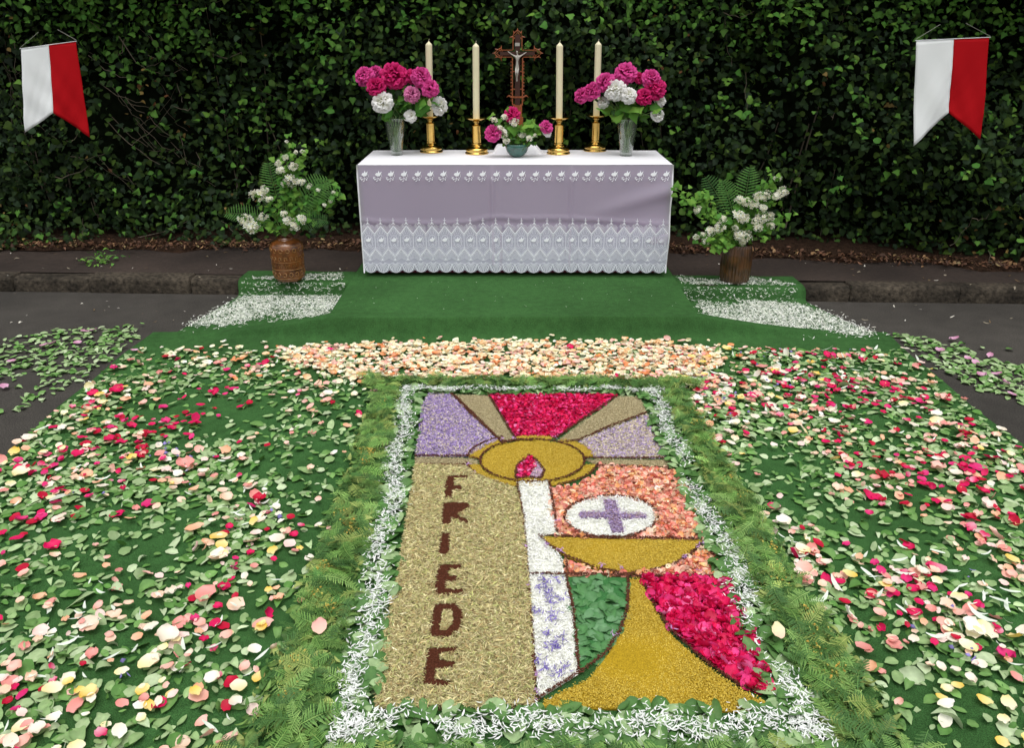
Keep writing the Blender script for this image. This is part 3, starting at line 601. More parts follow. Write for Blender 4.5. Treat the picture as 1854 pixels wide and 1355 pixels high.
def lace_mesh(name, shapes, m):
    v = []; f = []
    for vs, fs in shapes: b = len(v); v += [(q[0], 0, q[1]) for q in vs]; f += [tuple(b + i for i in q) for q in fs]
    me = bpy.data.meshes.new(name); me.from_pydata(v, [], f); me.materials.append(m); return me
mb, mn, mf = lace_mesh('lace_motif', bd, M['thread']), lace_mesh('lace_net', net, M['net']), lace_mesh('flower_motif', fm, M['thread'])
for i in range(NM):
    cx = AXL + WM * (i + .5); dz = .006 * math.sin(cx * 3.1)
    for me, zz, dy, nm in ((mb, ZB, .0065, 'lace_motif'), (mn, ZB, .0035, 'lace_net'), (mf, .752, .004, 'flower_motif')):
        o = bpy.data.objects.new(nm, me); C.objects.link(o); o.parent = cloth
        zr = zz + .18 if nm != 'flower_motif' else zz + .03; a = (cdisp(cx + w2 * .5, zr) - cdisp(cx - w2 * .5, zr)) / w2
        tiltx = (cdisp(cx, zr - .12) - cdisp(cx, zr + .12)) / .24 if nm != 'flower_motif' else .06
        o.rotation_euler = (-tiltx * .8, 0, -a * .5)
        if nm == 'flower_motif' and i % 3 == 1: o.rotation_euler[1] = .08
        y = AF - cdisp(cx, zr) - dy; yb = y - tiltx * .8 * (zr - zz)
        o.location = (cx, yb - 5.4, zz - ZT)
# ---- candlesticks and candles
def candlestick(px, base_py, top_px, pan_py, tip_py, lab, clab):
    b = P(px, base_py - 4, ZT + .004); Y = b[1]; top = V(px, pan_py, Y); hh = top[2] - ZT
    root = empty('candlestick', (b[0], Y, ZT + .003), label=lab, cat='candlestick', group='brass candlesticks on the altar'); c = (b[0], Y, ZT + .003)
    g = G(); g.lathe([(.078, 0), (.081, .004), (.080, .010), (.074, .013), (.074, .020), (.077, .026), (.073, .036), (.062, .043), (.050, .047), (.045, .054), (.036, .060), (.030, .064)], c, 40); g.build('base', M['brass'], root, smooth=True)
    g = G(); s = hh - .014; g.lathe([(.033, .060), (.034, .066), (.030, .072), (.031, .078), (.031, s - .045), (.033, s - .043), (.033, s - .038), (.020, s - .036), (.016, s - .026), (.022, s - .018), (.030, s - .010)], c, 32); g.build('shaft', M['brass'], root, smooth=True)
    g = G(); g.lathe([(.02, s - .012), (.045, s - .008), (.062, s + .0), (.073, s + .009), (.074, s + .011), (.066, s + .008), (.045, s + .003), (.0, s + .002)], c, 40); g.build('drip_pan', M['brass'], root, smooth=True)
    tz = V(top_px, tip_py, Y)[2]; z0 = ZT + .003 + s + .004; zt = tz - .028
    cr = empty('candle', (b[0], Y, z0), label=clab, cat='candle', group='tall ivory candles on the altar')
    g = G(); r = .0225; cx = (b[0], Y, 0); n8 = 10; dx = V(top_px, tip_py, Y)[0] - b[0]
    rows = [(r * .98, z0), (r, z0 + .01), (r, zt - .012), (r * .97, zt - .004), (r * .7, zt + .004), (r * .3, zt + .012), (.003, zt + .017)]
    vs = []; 
    for (rr, z) in rows:
        for k in range(n8): a = 6.283 * k / n8 + .3; vs.append((b[0] + dx * (z - z0) / (zt - z0) * .35 + rr * math.cos(a), Y + rr * math.sin(a), z))
    g.add(vs, [(i * n8 + k, i * n8 + (k + 1) % n8, (i + 1) * n8 + (k + 1) % n8, (i + 1) * n8 + k) for i in range(6) for k in range(n8)]); g.build('wax_body', M['wax'], cr)
    g = G(); X = b[0] + dx * .35; g.tube([(X, Y, zt + .014), (X + .001, Y, zt + .024), (X + .004, Y, zt + .03)], .0017, 5); g.build('wick', M['wick'], cr)
candlestick(781, 279, 782, 209, 71, 'brass candlestick beside the left glass vase, leftmost of four', 'ivory candle behind the left peony bouquet, leftmost of four')
candlestick(863.5, 282, 864, 213, 74, 'brass candlestick left of the teal bowl, second from left', 'ivory candle just left of the crucifix')
candlestick(1011, 282, 1009.5, 212, 73, 'brass candlestick right of the teal bowl, second from right', 'ivory candle just right of the crucifix')
candlestick(1077, 277, 1081, 208, 71, 'brass candlestick beside the right glass vase, rightmost of four', 'ivory candle behind the right peony bouquet, rightmost of four')
# ---- crucifix on draped base
CY = 5.62; cb = P(936, 276, ZT)
mx = [(875, 283), (884, 281), (893, 276), (898, 267), (901, 264), (970, 264), (974, 268), (980, 275), (990, 280), (998, 283)]
g = G(); top = [V(a, b_, CY - .05) for a, b_ in mx]
prof = [(p[0], max(p[2], ZT + .004)) for p in top]; nP = len(prof)
for dy, k in ((-.09, .0), (-.07, .75), (-.045, 1), (.06, 1), (.09, 0)):
    for (x, z) in prof: g.v.append((x, CY + dy, ZT + .004 + (z - ZT - .004) * k))
g.f = [(j * nP + i, j * nP + i + 1, (j + 1) * nP + i + 1, (j + 1) * nP + i) for j in range(4) for i in range(nP - 1)]
g.build('draped_stand', M['white_cloth'], smooth=True, label='low stand draped in white cloth behind the teal bowl', cat='stand')
cz0 = V(937, 264, CY)[2]
cru = empty('crucifix', (V(937, 264, CY)[0], CY, cz0), label='brown carved wooden crucifix with silver figure in the middle of the altar', cat='crucifix')
def vbox(g, x0, y0, x1, y1, Y0, Y1):
    a, b_ = V(x0, y0, CY), V(x1, y1, CY); g.box(min(a[0], b_[0]), max(a[0], b_[0]), Y0, Y1, min(a[2], b_[2]), max(a[2], b_[2]))
g = G(); vbox(g, 932.5, 62, 941.5, 205, CY - .008, CY + .008); vbox(g, 905, 93, 932.4, 100, CY - .007, CY + .007); vbox(g, 941.6, 93, 968, 100, CY - .007, CY + .007); g.build('cross_beam', M['cross_dark'], cru)
g = G()
for (a, b_, c, d) in ((928, 66, 929.6, 90), (944.2, 66, 945.8, 90), (927, 104, 928.8, 190), (945, 104, 946.8, 190), (903, 89.6, 928, 91), (946, 89.6, 972, 91), (903, 102.2, 927, 103.7), (947, 102.2, 972, 103.7)): vbox(g, a, b_, c, d, CY - .009, CY + .006)
for i in range(12):     # carved beads along the shaft
    y = 112 + i * 6.3
    for x in (925.6, 948.2): p = V(x, y, CY); g.lathe([(.0, -.008), (.004, -.004), (.0045, 0), (.004, .004), (0, .008)], p, 6)
for (x0, x1, y) in ((929.6, 932.4, 68), (941.6, 944.2, 68), (928.8, 932.4, 128), (941.6, 945, 128), (928.8, 932.4, 160), (941.6, 945, 160), (928.8, 932.4, 188), (941.6, 945, 188)): vbox(g, x0, y, x1, y + 2, CY - .006, CY + .004)
g.build('carved_rail', M['cross_light'], cru)
for (cx, cy, dx, dy) in ((937, 66, 0, -1), (907, 96, -1, 0), (968, 96, 1, 0)):
    g = G()
    def pt(u, v_): return V(cx + dx * u + (dy != 0) * v_, cy + dy * u + (dx != 0) * v_, CY)
    for poly in ([(-4, 0), (0, 9), (7, 6), (12, 0), (7, -6), (0, -9), (-4, 0)], [(-2, 0), (2, 5), (8, 0), (2, -5), (-2, 0)]): g.tube([pt(*q) for q in poly], .0042, 5)
    for q0, q1 in (((0, 8), (-1, 14)), ((0, -8), (-1, -14)), ((10, 0), (15.5, 0)), ((6, 6), (11, 8)), ((6, -6), (11, -8))): g.tube([pt(*q0), pt(*q1)], [.0055, .0015], 6)
    g.build('finial', M['cross_light'], cru)
g = G(); vbox(g, 925, 174, 949, 177, CY - .012, CY + .01); vbox(g, 929, 190, 945, 212, CY - .014, CY + .012); vbox(g, 927, 212, 947, 235, CY - .02, CY + .02); vbox(g, 920, 235, 954, 266, CY - .03, CY + .03)
for s in (-1, 1): g.tube([V(937 + s * 12, 175, CY), V(937 + s * 16, 173, CY), V(937 + s * 20, 176, CY)], [.006, .006, .001], 6)
g.build('foot', M['cross_light'], cru)
g = G(); vbox(g, 932.5, 77, 941, 83, CY - .013, CY - .009); g.build('name_plate', M['pewter'], cru)
# figure: one continuous skinned body
sk = [('pel', 936.5, 119, .0125), ('waist', 936.5, 112, .0095), ('chest', 937, 103.5, .0125), ('neck', 936.8, 98.5, .0055), ('head', 936, 94, .0095), ('crown', 935.8, 91.5, .0075),
      ('shL', 933, 102, .0075), ('elL', 928, 99, .005), ('haL', 921, 94, .0035), ('tipL', 919.5, 92.5, .003), ('shR', 941, 102, .0075), ('elR', 946, 99, .005), ('haR', 951, 95.5, .0035), ('tipR', 953.5, 94.5, .003),
      ('hipL', 934.3, 123, .0095), ('knL', 934, 132, .0072), ('anL', 935.3, 142, .005), ('toL', 935.5, 148, .004), ('hipR', 938.2, 123, .0095), ('knR', 937.2, 132, .007), ('anR', 936.4, 142, .0048), ('toR', 936.6, 147, .004)]
idx = {k[0]: i for i, k in enumerate(sk)}; off = {'knL': -.022, 'knR': -.02, 'crown': -.006, 'head': -.004, 'pel': -.004}
vv = [tuple(V(a, b_, CY - .026) + np.array((0, off.get(nm, 0), 0))) for nm, a, b_, r in sk]
ed = [('pel', 'waist'), ('waist', 'chest'), ('chest', 'neck'), ('neck', 'head'), ('head', 'crown'), ('chest', 'shL'), ('shL', 'elL'), ('elL', 'haL'), ('haL', 'tipL'), ('chest', 'shR'), ('shR', 'elR'), ('elR', 'haR'), ('haR', 'tipR'), ('pel', 'hipL'), ('hipL', 'knL'), ('knL', 'anL'), ('anL', 'toL'), ('pel', 'hipR'), ('hipR', 'knR'), ('knR', 'anR'), ('anR', 'toR')]
me = bpy.data.meshes.new('figure'); me.from_pydata(vv, [(idx[a], idx[b_]) for a, b_ in ed], []); me.materials.append(M['pewter'])
fo = link('figure', me, cru, label='silver coloured figure with raised outstretched arms'); mo = fo.modifiers.new('skin', 'SKIN')
for i, d in enumerate(me.skin_vertices[0].data): d.radius = (sk[i][3] * .8, sk[i][3] * .8); d.use_root = (i == 0)
mo.use_smooth_shade = True; fo.modifiers.new('sub', 'SUBSURF').levels = 1
sp = V(949, 86, CY - .03); spr = empty('green_sprig', tuple(sp), label='small green sprig tucked behind the right arm of the crucifix', cat='sprig'); k = 22
t_ = rng.uniform(0, 1, k); pos = V(944, 95, CY + .012) * (1 - t_)[:, None] + V(955, 78, CY + .012) * t_[:, None] + rng.normal(0, .008, (k, 3)) + np.array((0, -.012, 0))
scatter('leaf', LANCE, pos, flat_rots(k, .9), rng.uniform(.015, .028, k), br, M['leaf'], parent=spr, stuff_name='foliage'); g = G(); g.tube([V(942, 100, CY + .012), V(955, 77, CY + .012)], .0015, 4); g.build('stem', M['stem'], spr)
# ---- glass vases
def glass_vase(px, top_py, base_py, lab):
    b = P(px, base_py - 2.5, ZT + .004); Y = b[1]; ht = V(px, top_py, Y)[2] - ZT - .004; s = ht / .25
    root = empty('glass_vase', tuple(b), label=lab, cat='vase', group='cut glass vases on the altar')
    rib = lambda t, z, k: 1 + .025 * math.cos(t * 12 + z * 26) * (z > .02)
    prof = [(.040, 0), (.041, .006), (.040, .02), (.047, .07), (.056, .13), (.0625, .19), (.0645, .225), (.0635, .245), (.062, .25), (.0585, .247), (.0585, .22), (.056, .18), (.049, .12), (.042, .07), (.034, .026), (.0, .022)]
    g = G(); g.lathe([(r, z * s) for r, z in prof], b, 48, rib=rib); g.build('glass_body', M['glass'], root, smooth=True)
    g = G(); g.lathe([(.030, .024 * s), (.040, .07 * s), (.047, .12 * s), (.054, .18 * s), (.056, .195 * s), (.0, .195 * s)], b, 32); g.build('water', M['water'], root, smooth=True)
    # stems and leaves standing in the water
    k = 60; t_ = rng.uniform(0, 6.28, k); rr = rng.uniform(0, .03, k); g = G()
    for i in range(24):
        a = i * .9; p0 = (b[0] + .022 * math.cos(a), Y + .022 * math.sin(a), b[2] + .03); a2 = a + 2.4; p1 = (b[0] + .036 * math.cos(a2), Y + .036 * math.sin(a2), b[2] + ht + .01); g.tube([p0, p1], .0032, 5)
    g.build('cut_stems', M['cut_stem'], root, smooth=True)
    return b, ht
va, ha = glass_vase(718.5, 213, 283, 'cut glass vase with peonies on the left end of the altar')
vb, hb = glass_vase(1133, 215, 284.5, 'cut glass vase with peonies on the right end of the altar')
bb = P(936, 284, ZT + .004)
bowl = empty('bowl', tuple(bb), label='dark teal glazed bowl with small bouquet in front of the crucifix', cat='bowl')
g = G(); g.lathe([(.026, 0), (.03, .004), (.05, .014), (.068, .036), (.078, .064), (.081, .085), (.078, .087), (.074, .07), (.06, .035), (.0, .02)], bb, 40); g.build('bowl_body', M['teal'], bowl, smooth=True)
# ---- peonies
def dome(seed, R, c_in, c_out, tight=1.0):
    r = random.Random(seed); pt = [petal_t(seed * 7 + q, .9, .35, 3, 3, .10) for q in range(4)]; vs = []; fs = []; cs = []; off = 0
    N_ = 85
    for i in range(N_):
        u = (i + .5) / N_; th = math.acos(1 - u * 1.45); ph = i * 2.39996 + r.uniform(-.3, .3); d = Vector((math.sin(th) * math.cos(ph), math.sin(th) * math.sin(ph), math.cos(th)))
        inner = u < .6; L = R * (.62 if inner else .95) * r.uniform(.8, 1.15); t = pt[i % 4]
        tan = Vector((-math.sin(ph), math.cos(ph), 0)); 
        if inner: tan = (tan + Vector((r.uniform(-1, 1), r.uniform(-1, 1), r.uniform(-.5, .5))) * 1.2); tan = (tan - d * tan.dot(d)).normalized()
        nrm = tan.cross(d).normalized(); tip_tilt = r.uniform(-.3, .3)
        ctr = d * (R * (.62 if inner else .45))
        for (x, y, z), w_ in zip(t.v, t.w):
            p = ctr + tan * x * L + d * (y * L) + nrm * ((z + tip_tilt * (y + .5) * .5) * L); vs.append((p.x * 1.0, p.y, p.z * .86)); k = r.uniform(.88, 1.12) ; q = w_ ** 1.6
            cs.append(tuple(min(.95, (c_in[a] * (1 - q) + c_out[a] * q) * k) for a in range(3)))
        fs.append(t.f + off); off += len(t.v)
    return mesh_np('blossom', np.array(vs), np.concatenate(fs), np.array(cs), M['bloom'])
mg = (lin('#b21262'), lin('#ea5aac')); wh = (lin('#eeeed8', .98), lin('#ffffff', .95)); pk = (lin('#b03a7c'), lin('#e890c0')); rd = (lin('#a80c4c'), lin('#de3080'))
BL = {('m', i): dome(i, 1, *mg) for i in range(3)}; BL.update({('w', i): dome(10 + i, 1, *wh) for i in range(2)}); BL[('p', 0)] = dome(20, 1, *pk); BL.update({('r', i): dome(30 + i, 1, *rd) for i in range(2)})
pleaf = [(lin('#2f5226'), lin('#4a7236')), (lin('#3c602c'), lin('#6b8f4a')), (lin('#6f8f62'), lin('#8fae80'))]
def peony(c, px, py, r, kind, base, rim, lab, grp, dy=0, face=None, leaves=1):
    Y = base[1] + dy; p = V(px, py, Y); d_ = proj(p)[2][0]; Rr = r / F * d_ * 1.12
    root = empty('peony', tuple(rim), label=lab, cat='peony', group=grp)
    o = bpy.data.objects.new('blossom', BL[(c, kind)]); C.objects.link(o); o.parent = root
    ax = Vector(face) if face else Vector(((p[0] - base[0]) * 2.2, -.35 - (.25 if dy < 0 else 0), .55)); q = ax.normalized().to_track_quat('Z', 'Y')
    m4 = Matrix.Translation(Vector(p) - Vector(rim)) @ q.to_matrix().to_4x4() @ Matrix.Rotation(R_.uniform(0, 6), 4, 'Z') @ Matrix.Scale(Rr, 4); o.matrix_local = m4
    bk = Vector(p) - ax.normalized() * Rr * .45; b0 = Vector(base); mid = Vector(rim); g = G(); mid2 = mid.lerp(bk, .5) + Vector((0, 0, .03)); g.tube([b0, mid, mid2, bk], [.003, .003, .0027, .0025], 6); g.build('stem', M['stem'], root, smooth=True)
    for i in range(leaves):
        t = R_.uniform(.25, .8); a = mid.lerp(bk, t); lt = LANCE[R_.randrange(3)]; pa = pleaf[R_.choice((0, 0, 1))]
        key = ('pl', id(lt), pleaf.index(pa))
        if key not in _cache: _cache[key] = mesh_np('leaf', lt.v + np.array((0, .5, 0)), lt.f, np.array(pa[0])[None] * (1 - lt.w)[:, None] + np.array(pa[1])[None] * lt.w[:, None], M['leaf'])
        lo = bpy.data.objects.new('leaf', _cache[key]); C.objects.link(lo); lo.parent = root
        dr = Vector((R_.uniform(-1, 1), R_.uniform(-1, .2), R_.uniform(-.5, .5))); z = Vector((R_.uniform(-.3, .3), -.7, .6)); z = (z - dr.normalized() * z.dot(dr.normalized())).normalized(); y = dr.normalized(); x = y.cross(z)
        m3 = Matrix((x, y, z)).transposed().to_4x4(); lo.matrix_local = Matrix.Translation(a - mid) @ m3 @ Matrix.Scale(R_.uniform(.07, .11), 4)
def rimpt(b, ht, i, r=.04): a = i * 2.1; return (b[0] + r * math.cos(a), b[1] + r * math.sin(a) * .8, b[2] + ht + .005)
gl, gr_, gb = 'peonies in the left glass vase', 'peonies in the right glass vase', 'peonies in the teal bowl'
for i, a in enumerate([('m', 660, 138, 18, 0, 'deep pink peony at the far left of the left bouquet', -.0), ('m', 680, 131, 13, 1, 'small pink peony tucked between the two leftmost blossoms of the left bouquet', .05), ('r', 714, 138, 26, 0, 'biggest magenta peony, topmost in the middle of the left bouquet', 0),
       ('r', 681, 157, 18, 1, 'crimson pink peony directly above the white one in the left bouquet', -.05), ('m', 762, 140, 19, 2, 'pink peony at upper right of the left bouquet, before a candle', -.02), ('r', 748, 139, 15, 0, 'darker pink peony half hidden at the right of the left bouquet', .04), ('m', 779, 160, 17, 0, 'pink peony at the right edge of the left bouquet', -.05), ('p', 746, 171, 15.5, 0, 'pale pink peony bud in the lower middle of the left bouquet', -.07),
       ('w', 693, 185, 20, 0, 'white peony at lower left of the left bouquet', -.08), ('w', 795, 192, 17, 1, 'white peony hanging out at the far right of the left bouquet', -.02), ('w', 743, 210, 12, 0, 'small white drooping peony beside the rim of the left vase', -.04)]):
    peony(a[0], a[1], a[2], a[3], a[4], (va[0] + .01 * math.cos(i), va[1] + .01 * math.sin(i), va[2] + .04), rimpt(va, ha, i), a[5], gl, a[6], leaves=2, face=(.9, -.4, .1) if a[1] == 795 else None)
for i, a in enumerate([('m', 1054, 173, 15, 0, 'pink peony at the far left of the right bouquet', 0), ('m', 1073, 165, 17, 1, 'second pink peony from the left in the right bouquet', -.02), ('m', 1096, 149, 18, 2, 'pink peony above the white ones in the right bouquet', -.03), ('m', 1133, 133, 21, 0, 'topmost pink peony in the middle of the right bouquet', .02), ('r', 1158, 142, 12, 1, 'small magenta peony between top and right blossoms of the right bouquet', .03),
       ('m', 1179, 143, 18, 1, 'light pink peony at upper right of the right bouquet', -.01), ('r', 1186, 160, 21, 0, 'large magenta peony at the right edge of the right bouquet', -.03), ('r', 1166, 176, 16, 1, 'crimson peony low on the right side of the right bouquet', -.07),
       ('w', 1114, 163, 20, 1, 'larger white peony in the centre of the right bouquet', -.07), ('w', 1138, 173, 15, 0, 'round white peony right of the larger white one in the right bouquet', -.09), ('w', 1195, 183, 11, 0, 'small white peony at the right edge of the right bouquet', -.01), ('w', 1190, 208, 13, 1, 'open white peony drooping right of the right vase', -.03), ('w', 1092, 186, 11, 0, 'pale faded peony low on the left of the right bouquet', .0)]):
    peony(a[0], a[1], a[2], a[3], a[4], (vb[0] + .01 * math.cos(i), vb[1] + .01 * math.sin(i), vb[2] + .04), rimpt(vb, hb, i), a[5], gr_, a[6], leaves=1)
for i, a in enumerate([('r', 927, 208, 15.5, 0, 'crimson peony at the top of the teal bowl', 0), ('m', 893, 241, 16, 1, 'pink peony hanging over the left rim of the teal bowl', -.03), ('m', 989, 230, 12.5, 2, 'pink peony standing out at the right of the teal bowl', 0), ('w', 990, 240, 9, 1, 'pale peony petals under the pink one right of the bowl', .01)]):
    peony(a[0], a[1], a[2], a[3], a[4], (bb[0], bb[1], bb[2] + .03), (bb[0] + .05 * math.cos(i * 2.2), bb[1], bb[2] + .085), a[5], gb, a[6], leaves=1)
# loose foliage of the two bouquets and the bowl
def foliage_at(name, pts, lab, tpl, n, spread, size, pal, cat='foliage', tilt=.7, Y=None, stems=None):
    c = V(*pts[0], Y); root = empty(name, tuple(c), label=lab, cat=cat); P_ = np.array([V(a, b_, Y) for a, b_ in pts]); k = rng.integers(0, len(P_), n)
    pos = P_[k] + rng.normal(0, 1, (n, 3)) * np.array(spread); nrm = np.stack([rng.normal(0, .5, n), -np.abs(rng.normal(.6, .4, n)), rng.normal(.5, .4, n)], 1); nrm /= np.linalg.norm(nrm, axis=1)[:, None]
    cc = P_.mean(0); d = (pos - cc) * 6 + rng.normal(0, .5, (n, 3)); d -= (d * nrm).sum(1)[:, None] * nrm
    scatter('leaf', tpl, pos, frame(d, nrm), rng.uniform(*size, n), pal, M['leaf'], parent=root, single=n, jitter=.2)
    for (a, b_) in (stems or []): g = G(); g.tube([V(*a, Y), V((a[0] + b_[0]) / 2 + R_.uniform(-3, 3), (a[1] + b_[1]) / 2, Y), V(*b_, Y)], .0022, 5); g.build('stem', M['stem'], root, smooth=True)
    return root
foliage_at('peony_foliage', [(712, 195), (725, 190), (742, 185), (765, 190), (780, 186), (735, 165), (720, 205), (758, 198), (705, 207)], 'dark green peony leaves below the blossoms of the left bouquet', LANCE, 34, (.02, .03, .015), (.06, .12), pleaf, Y=va[1] - .03, stems=[((718, 215), (700, 190)), ((722, 215), (745, 190)), ((715, 215), (690, 200))])
foliage_at('peony_foliage', [(1110, 195), (1125, 190), (1140, 195), (1150, 185), (1160, 195), (1170, 200), (1120, 205), (1100, 203), (1145, 205), (1185, 195)], 'green peony leaves below the blossoms of the right bouquet', LANCE, 34, (.02, .03, .012), (.05, .10), pleaf, Y=vb[1] - .03, stems=[((1133, 215), (1075, 168)), ((1130, 215), (1097, 160)), ((1135, 215), (1158, 165)), ((1136, 215), (1172, 185)), ((1128, 215), (1120, 180)), ((1138, 215), (1190, 200))])
foliage_at('bowl_foliage', [(948, 238), (955, 228), (965, 232), (972, 240), (940, 248), (925, 250), (905, 235), (935, 235), (960, 222)], 'fresh green leaves in the right half of the teal bowl', LANCE, 36, (.02, .03, .015), (.045, .09), [pleaf[1], (lin('#5c8a38'), lin('#7fa850'))], Y=bb[1])
# ---- white blossom clusters
def cluster_mesh(seed, c0=lin('#d9d6b8'), c1=lin('#ffffff', .97)):
    r = random.Random(seed); vs = []; fs = []; cs = []
    for i in range(26):
        d = Vector((r.gauss(0, 1), r.gauss(0, 1), r.gauss(0, 1))).normalized() * r.uniform(.4, .9); n3 = (d.normalized() + Vector((r.uniform(-.5, .5), r.uniform(-.8, .2), r.uniform(-.3, .6)))).normalized()
        a = n3.cross(Vector((.3, .2, 1))).normalized(); b_ = n3.cross(a); s = r.uniform(.30, .44); base = len(vs); vs.append(d); cs.append(lin('#e0dca0')); 
        for k in range(5):
            t = k * 1.2566 + r.uniform(-.1, .1)
            for (dt, q, h) in ((-.42, .8, .12), (0, 1, .22), (.42, .8, .12)): vs.append(d + (a * math.cos(t + dt) + b_ * math.sin(t + dt)) * s * q + n3 * s * h); cs.append(tuple(c1[j] * r.uniform(.85, 1.0) for j in range(3)))
            o = base + 1 + 3 * k; fs += [(base, o, o + 1), (base, o + 1, o + 2)]
    return mesh_np('blossom_cluster', np.array([tuple(v) for v in vs]), np.array(fs), np.array(cs), M['bloom'])
CLM = [cluster_mesh(i) for i in range(4)]
sprl = [(lin('#44702c'), lin('#6c9a44')), (lin('#3a6030'), lin('#557e3c')), (lin('#6a9440'), lin('#98bc60'))]
def branch(lab, tips, base, Yt, leafn, size, grp, pal=sprl, tpl=LEAF[:3], name='flowering_branch'):
    root = empty(name, tuple(base), label=lab, cat='flower branch', group=grp); b0 = Vector(base)
    for k, (px, py, r) in enumerate(tips):
        p = Vector(V(px, py, Yt + R_.uniform(-.02, .02))); m1 = b0.lerp(p, .5) + Vector((0, 0, .03)); g = G(); g.tube([b0, m1, p], [.003, .0025, .0015], 5); g.build('stem', M['stem'], root, smooth=True)
        if r:
            o = bpy.data.objects.new('blossom_cluster', R_.choice(CLM)); C.objects.link(o); o.parent = root; o.location = p - b0 + Vector((0, -.03, .01)); s = 1.15 * r / F * proj(np.array(p))[2][0]
            o.scale = (s * R_.uniform(.9, 1.1), s, s * R_.uniform(.8, 1)); o.rotation_euler = (0, 0, R_.uniform(0, 6))
        n = leafn; t = rng.uniform(.25, 1.08, n); pos = np.array([tuple(b0.lerp(m1, min(1, q * 2)) if q < .5 else m1.lerp(p, (q - .5) * 2)) for q in t]) + rng.normal(0, .022, (n, 3))
        nrm = np.stack([rng.normal(0, .4, n), -np.abs(rng.normal(.6, .3, n)), rng.normal(.6, .3, n)], 1); nrm /= np.linalg.norm(nrm, axis=1)[:, None]; d = rng.normal(0, 1, (n, 3)); d -= (d * nrm).sum(1)[:, None] * nrm
        scatter('leaf', tpl, pos, frame(d, nrm), rng.uniform(*size, n), pal, M['leaf'], parent=root, single=n, jitter=.2)
gbw = 'white flowering stems in the teal bowl'; Yb = bb[1] - .03
for lab, tips in [('white blossom stem leaning out at the upper left of the teal bowl', [(894, 219, 7), (913, 214, 7)]), ('white blossom stem in the middle of the teal bowl below the crimson peony', [(931, 223, 9)]), ('white blossom stem hanging over the left front of the teal bowl', [(911, 242, 10), (917, 256, 7), (905, 233, 6)]), ('white blossom stem at the lower right of the teal bowl', [(945, 246, 7), (958, 252, 7), (968, 247, 5)])]:
    branch(lab, tips, (bb[0], bb[1], bb[2] + .05), Yb, 7, (.025, .045), gbw)
# ---- floor vases
def pot(px, top, bottom, lab, m, wtop, ribbed, Yb_, zb):
    b = V(px, bottom, Yb_); b[2] = zb; Y = Yb_ ; d_ = proj(b)[2][0]; s = d_ / F; hh = V(px, top, Y)[2] - zb; root = empty('floor_vase', tuple(b), label=lab, cat='vase')
    if not ribbed:
        R0 = 28.5 * s; prof = [(R0 * .78, 0), (R0 * .86, .004), (R0 * .92, .02), (R0 * .97, hh * .3), (R0, hh * .6), (R0, hh * .8), (R0 * .97, hh * .9), (R0 * .86, hh * .955), (R0 * .55, hh), (R0 * .46, hh + .006), (R0 * .48, hh + .02), (R0 * .42, hh + .02), (R0 * .36, hh + .01), (R0 * .6, hh * .9), (0, hh * .5)]
        g = G(); g.lathe(prof, b, 48); g.build('vase_body', m, root, smooth=True)
        # relief bands: rings of raised ovals and bars
        g = G()
        for (zf, n, kind) in ((.80, 15, 'o'), (.60, 18, 'h'), (.42, 14, 'w'), (.2, 16, 'o')):
            rr = R0 * (.99 if zf > .5 else .965) + .001
            for k in range(n):
                a = 6.283 * k / n; t = np.array((-math.sin(a), math.cos(a), 0)); c = np.array((b[0] + rr * math.cos(a), b[1] + rr * math.sin(a), b[2] + hh * zf)); hs_ = .012
                if kind == 'o': g.tube([c + t * hs_ * math.cos(q) + np.array((0, 0, hs_ * 1.1 * math.sin(q))) for q in np.linspace(0, 6.283, 9)], .0026, 5)
                elif kind == 'h': g.tube([c - t * .010 + np.array((0, 0, -.012)), c - t * .010 + np.array((0, 0, .012)), c + t * .002 + np.array((0, 0, .012)), c + t * .002 + np.array((0, 0, -.006)), c + t * .009 + np.array((0, 0, -.006)), c + t * .009 + np.array((0, 0, .012))], .0025, 5)
                else: g.tube([c - t * .012 + np.array((0, 0, .014)), c - t * .006 + np.array((0, 0, -.012)), c + np.array((0, 0, .008)), c + t * .006 + np.array((0, 0, -.012)), c + t * .012 + np.array((0, 0, .014))], .0024, 5)
        for zf in (.9, .71, .51, .32, .1): g.tube([(b[0] + R0 * (.98 if .3 < zf < .85 else .95) * math.cos(q), b[1] + R0 * (.98 if .3 < zf < .85 else .95) * math.sin(q), b[2] + hh * zf) for q in np.linspace(0, 6.283, 49)], .0022, 5)
        g.build('relief_pattern', M['relief'], root, smooth=True)
        return b, hh + .03
    R0 = 27 * s; nr = 60; rib = lambda t, z, k: 1 + (.018 if k % 2 else -.018) * (.05 < z / hh < .97)
    prof = [(R0 * .80, 0), (R0 * .9, .006), (R0 * .95, hh * .1), (R0, hh * .45), (R0 * .97, hh * .75), (R0 * .9, hh * .93), (R0 * .86, hh), (R0 * .80, hh), (R0 * .82, hh * .9), (0, hh * .6)]
    g = G(); g.lathe(prof, b, nr, rib=rib); g.build('vase_body', m, root); return b, hh
pa_, pha = pot(525, 434, 505, 'brown patterned ceramic floor vase left of the altar', M['pot_brown'], 0, False, 5.10, .11)
pb_, phb = pot(1328, 441, 516, 'dark brown ribbed ceramic floor vase right of the altar', M['pot_dark'], 0, True, 5.05, .11)
ba = (pa_[0], pa_[1], pa_[2] + pha - .01); bbq = (pb_[0], pb_[1], pb_[2] + phb - .02)
gA, gB = 'flowering branches in the left floor vase', 'flowering branches in the right floor vase'
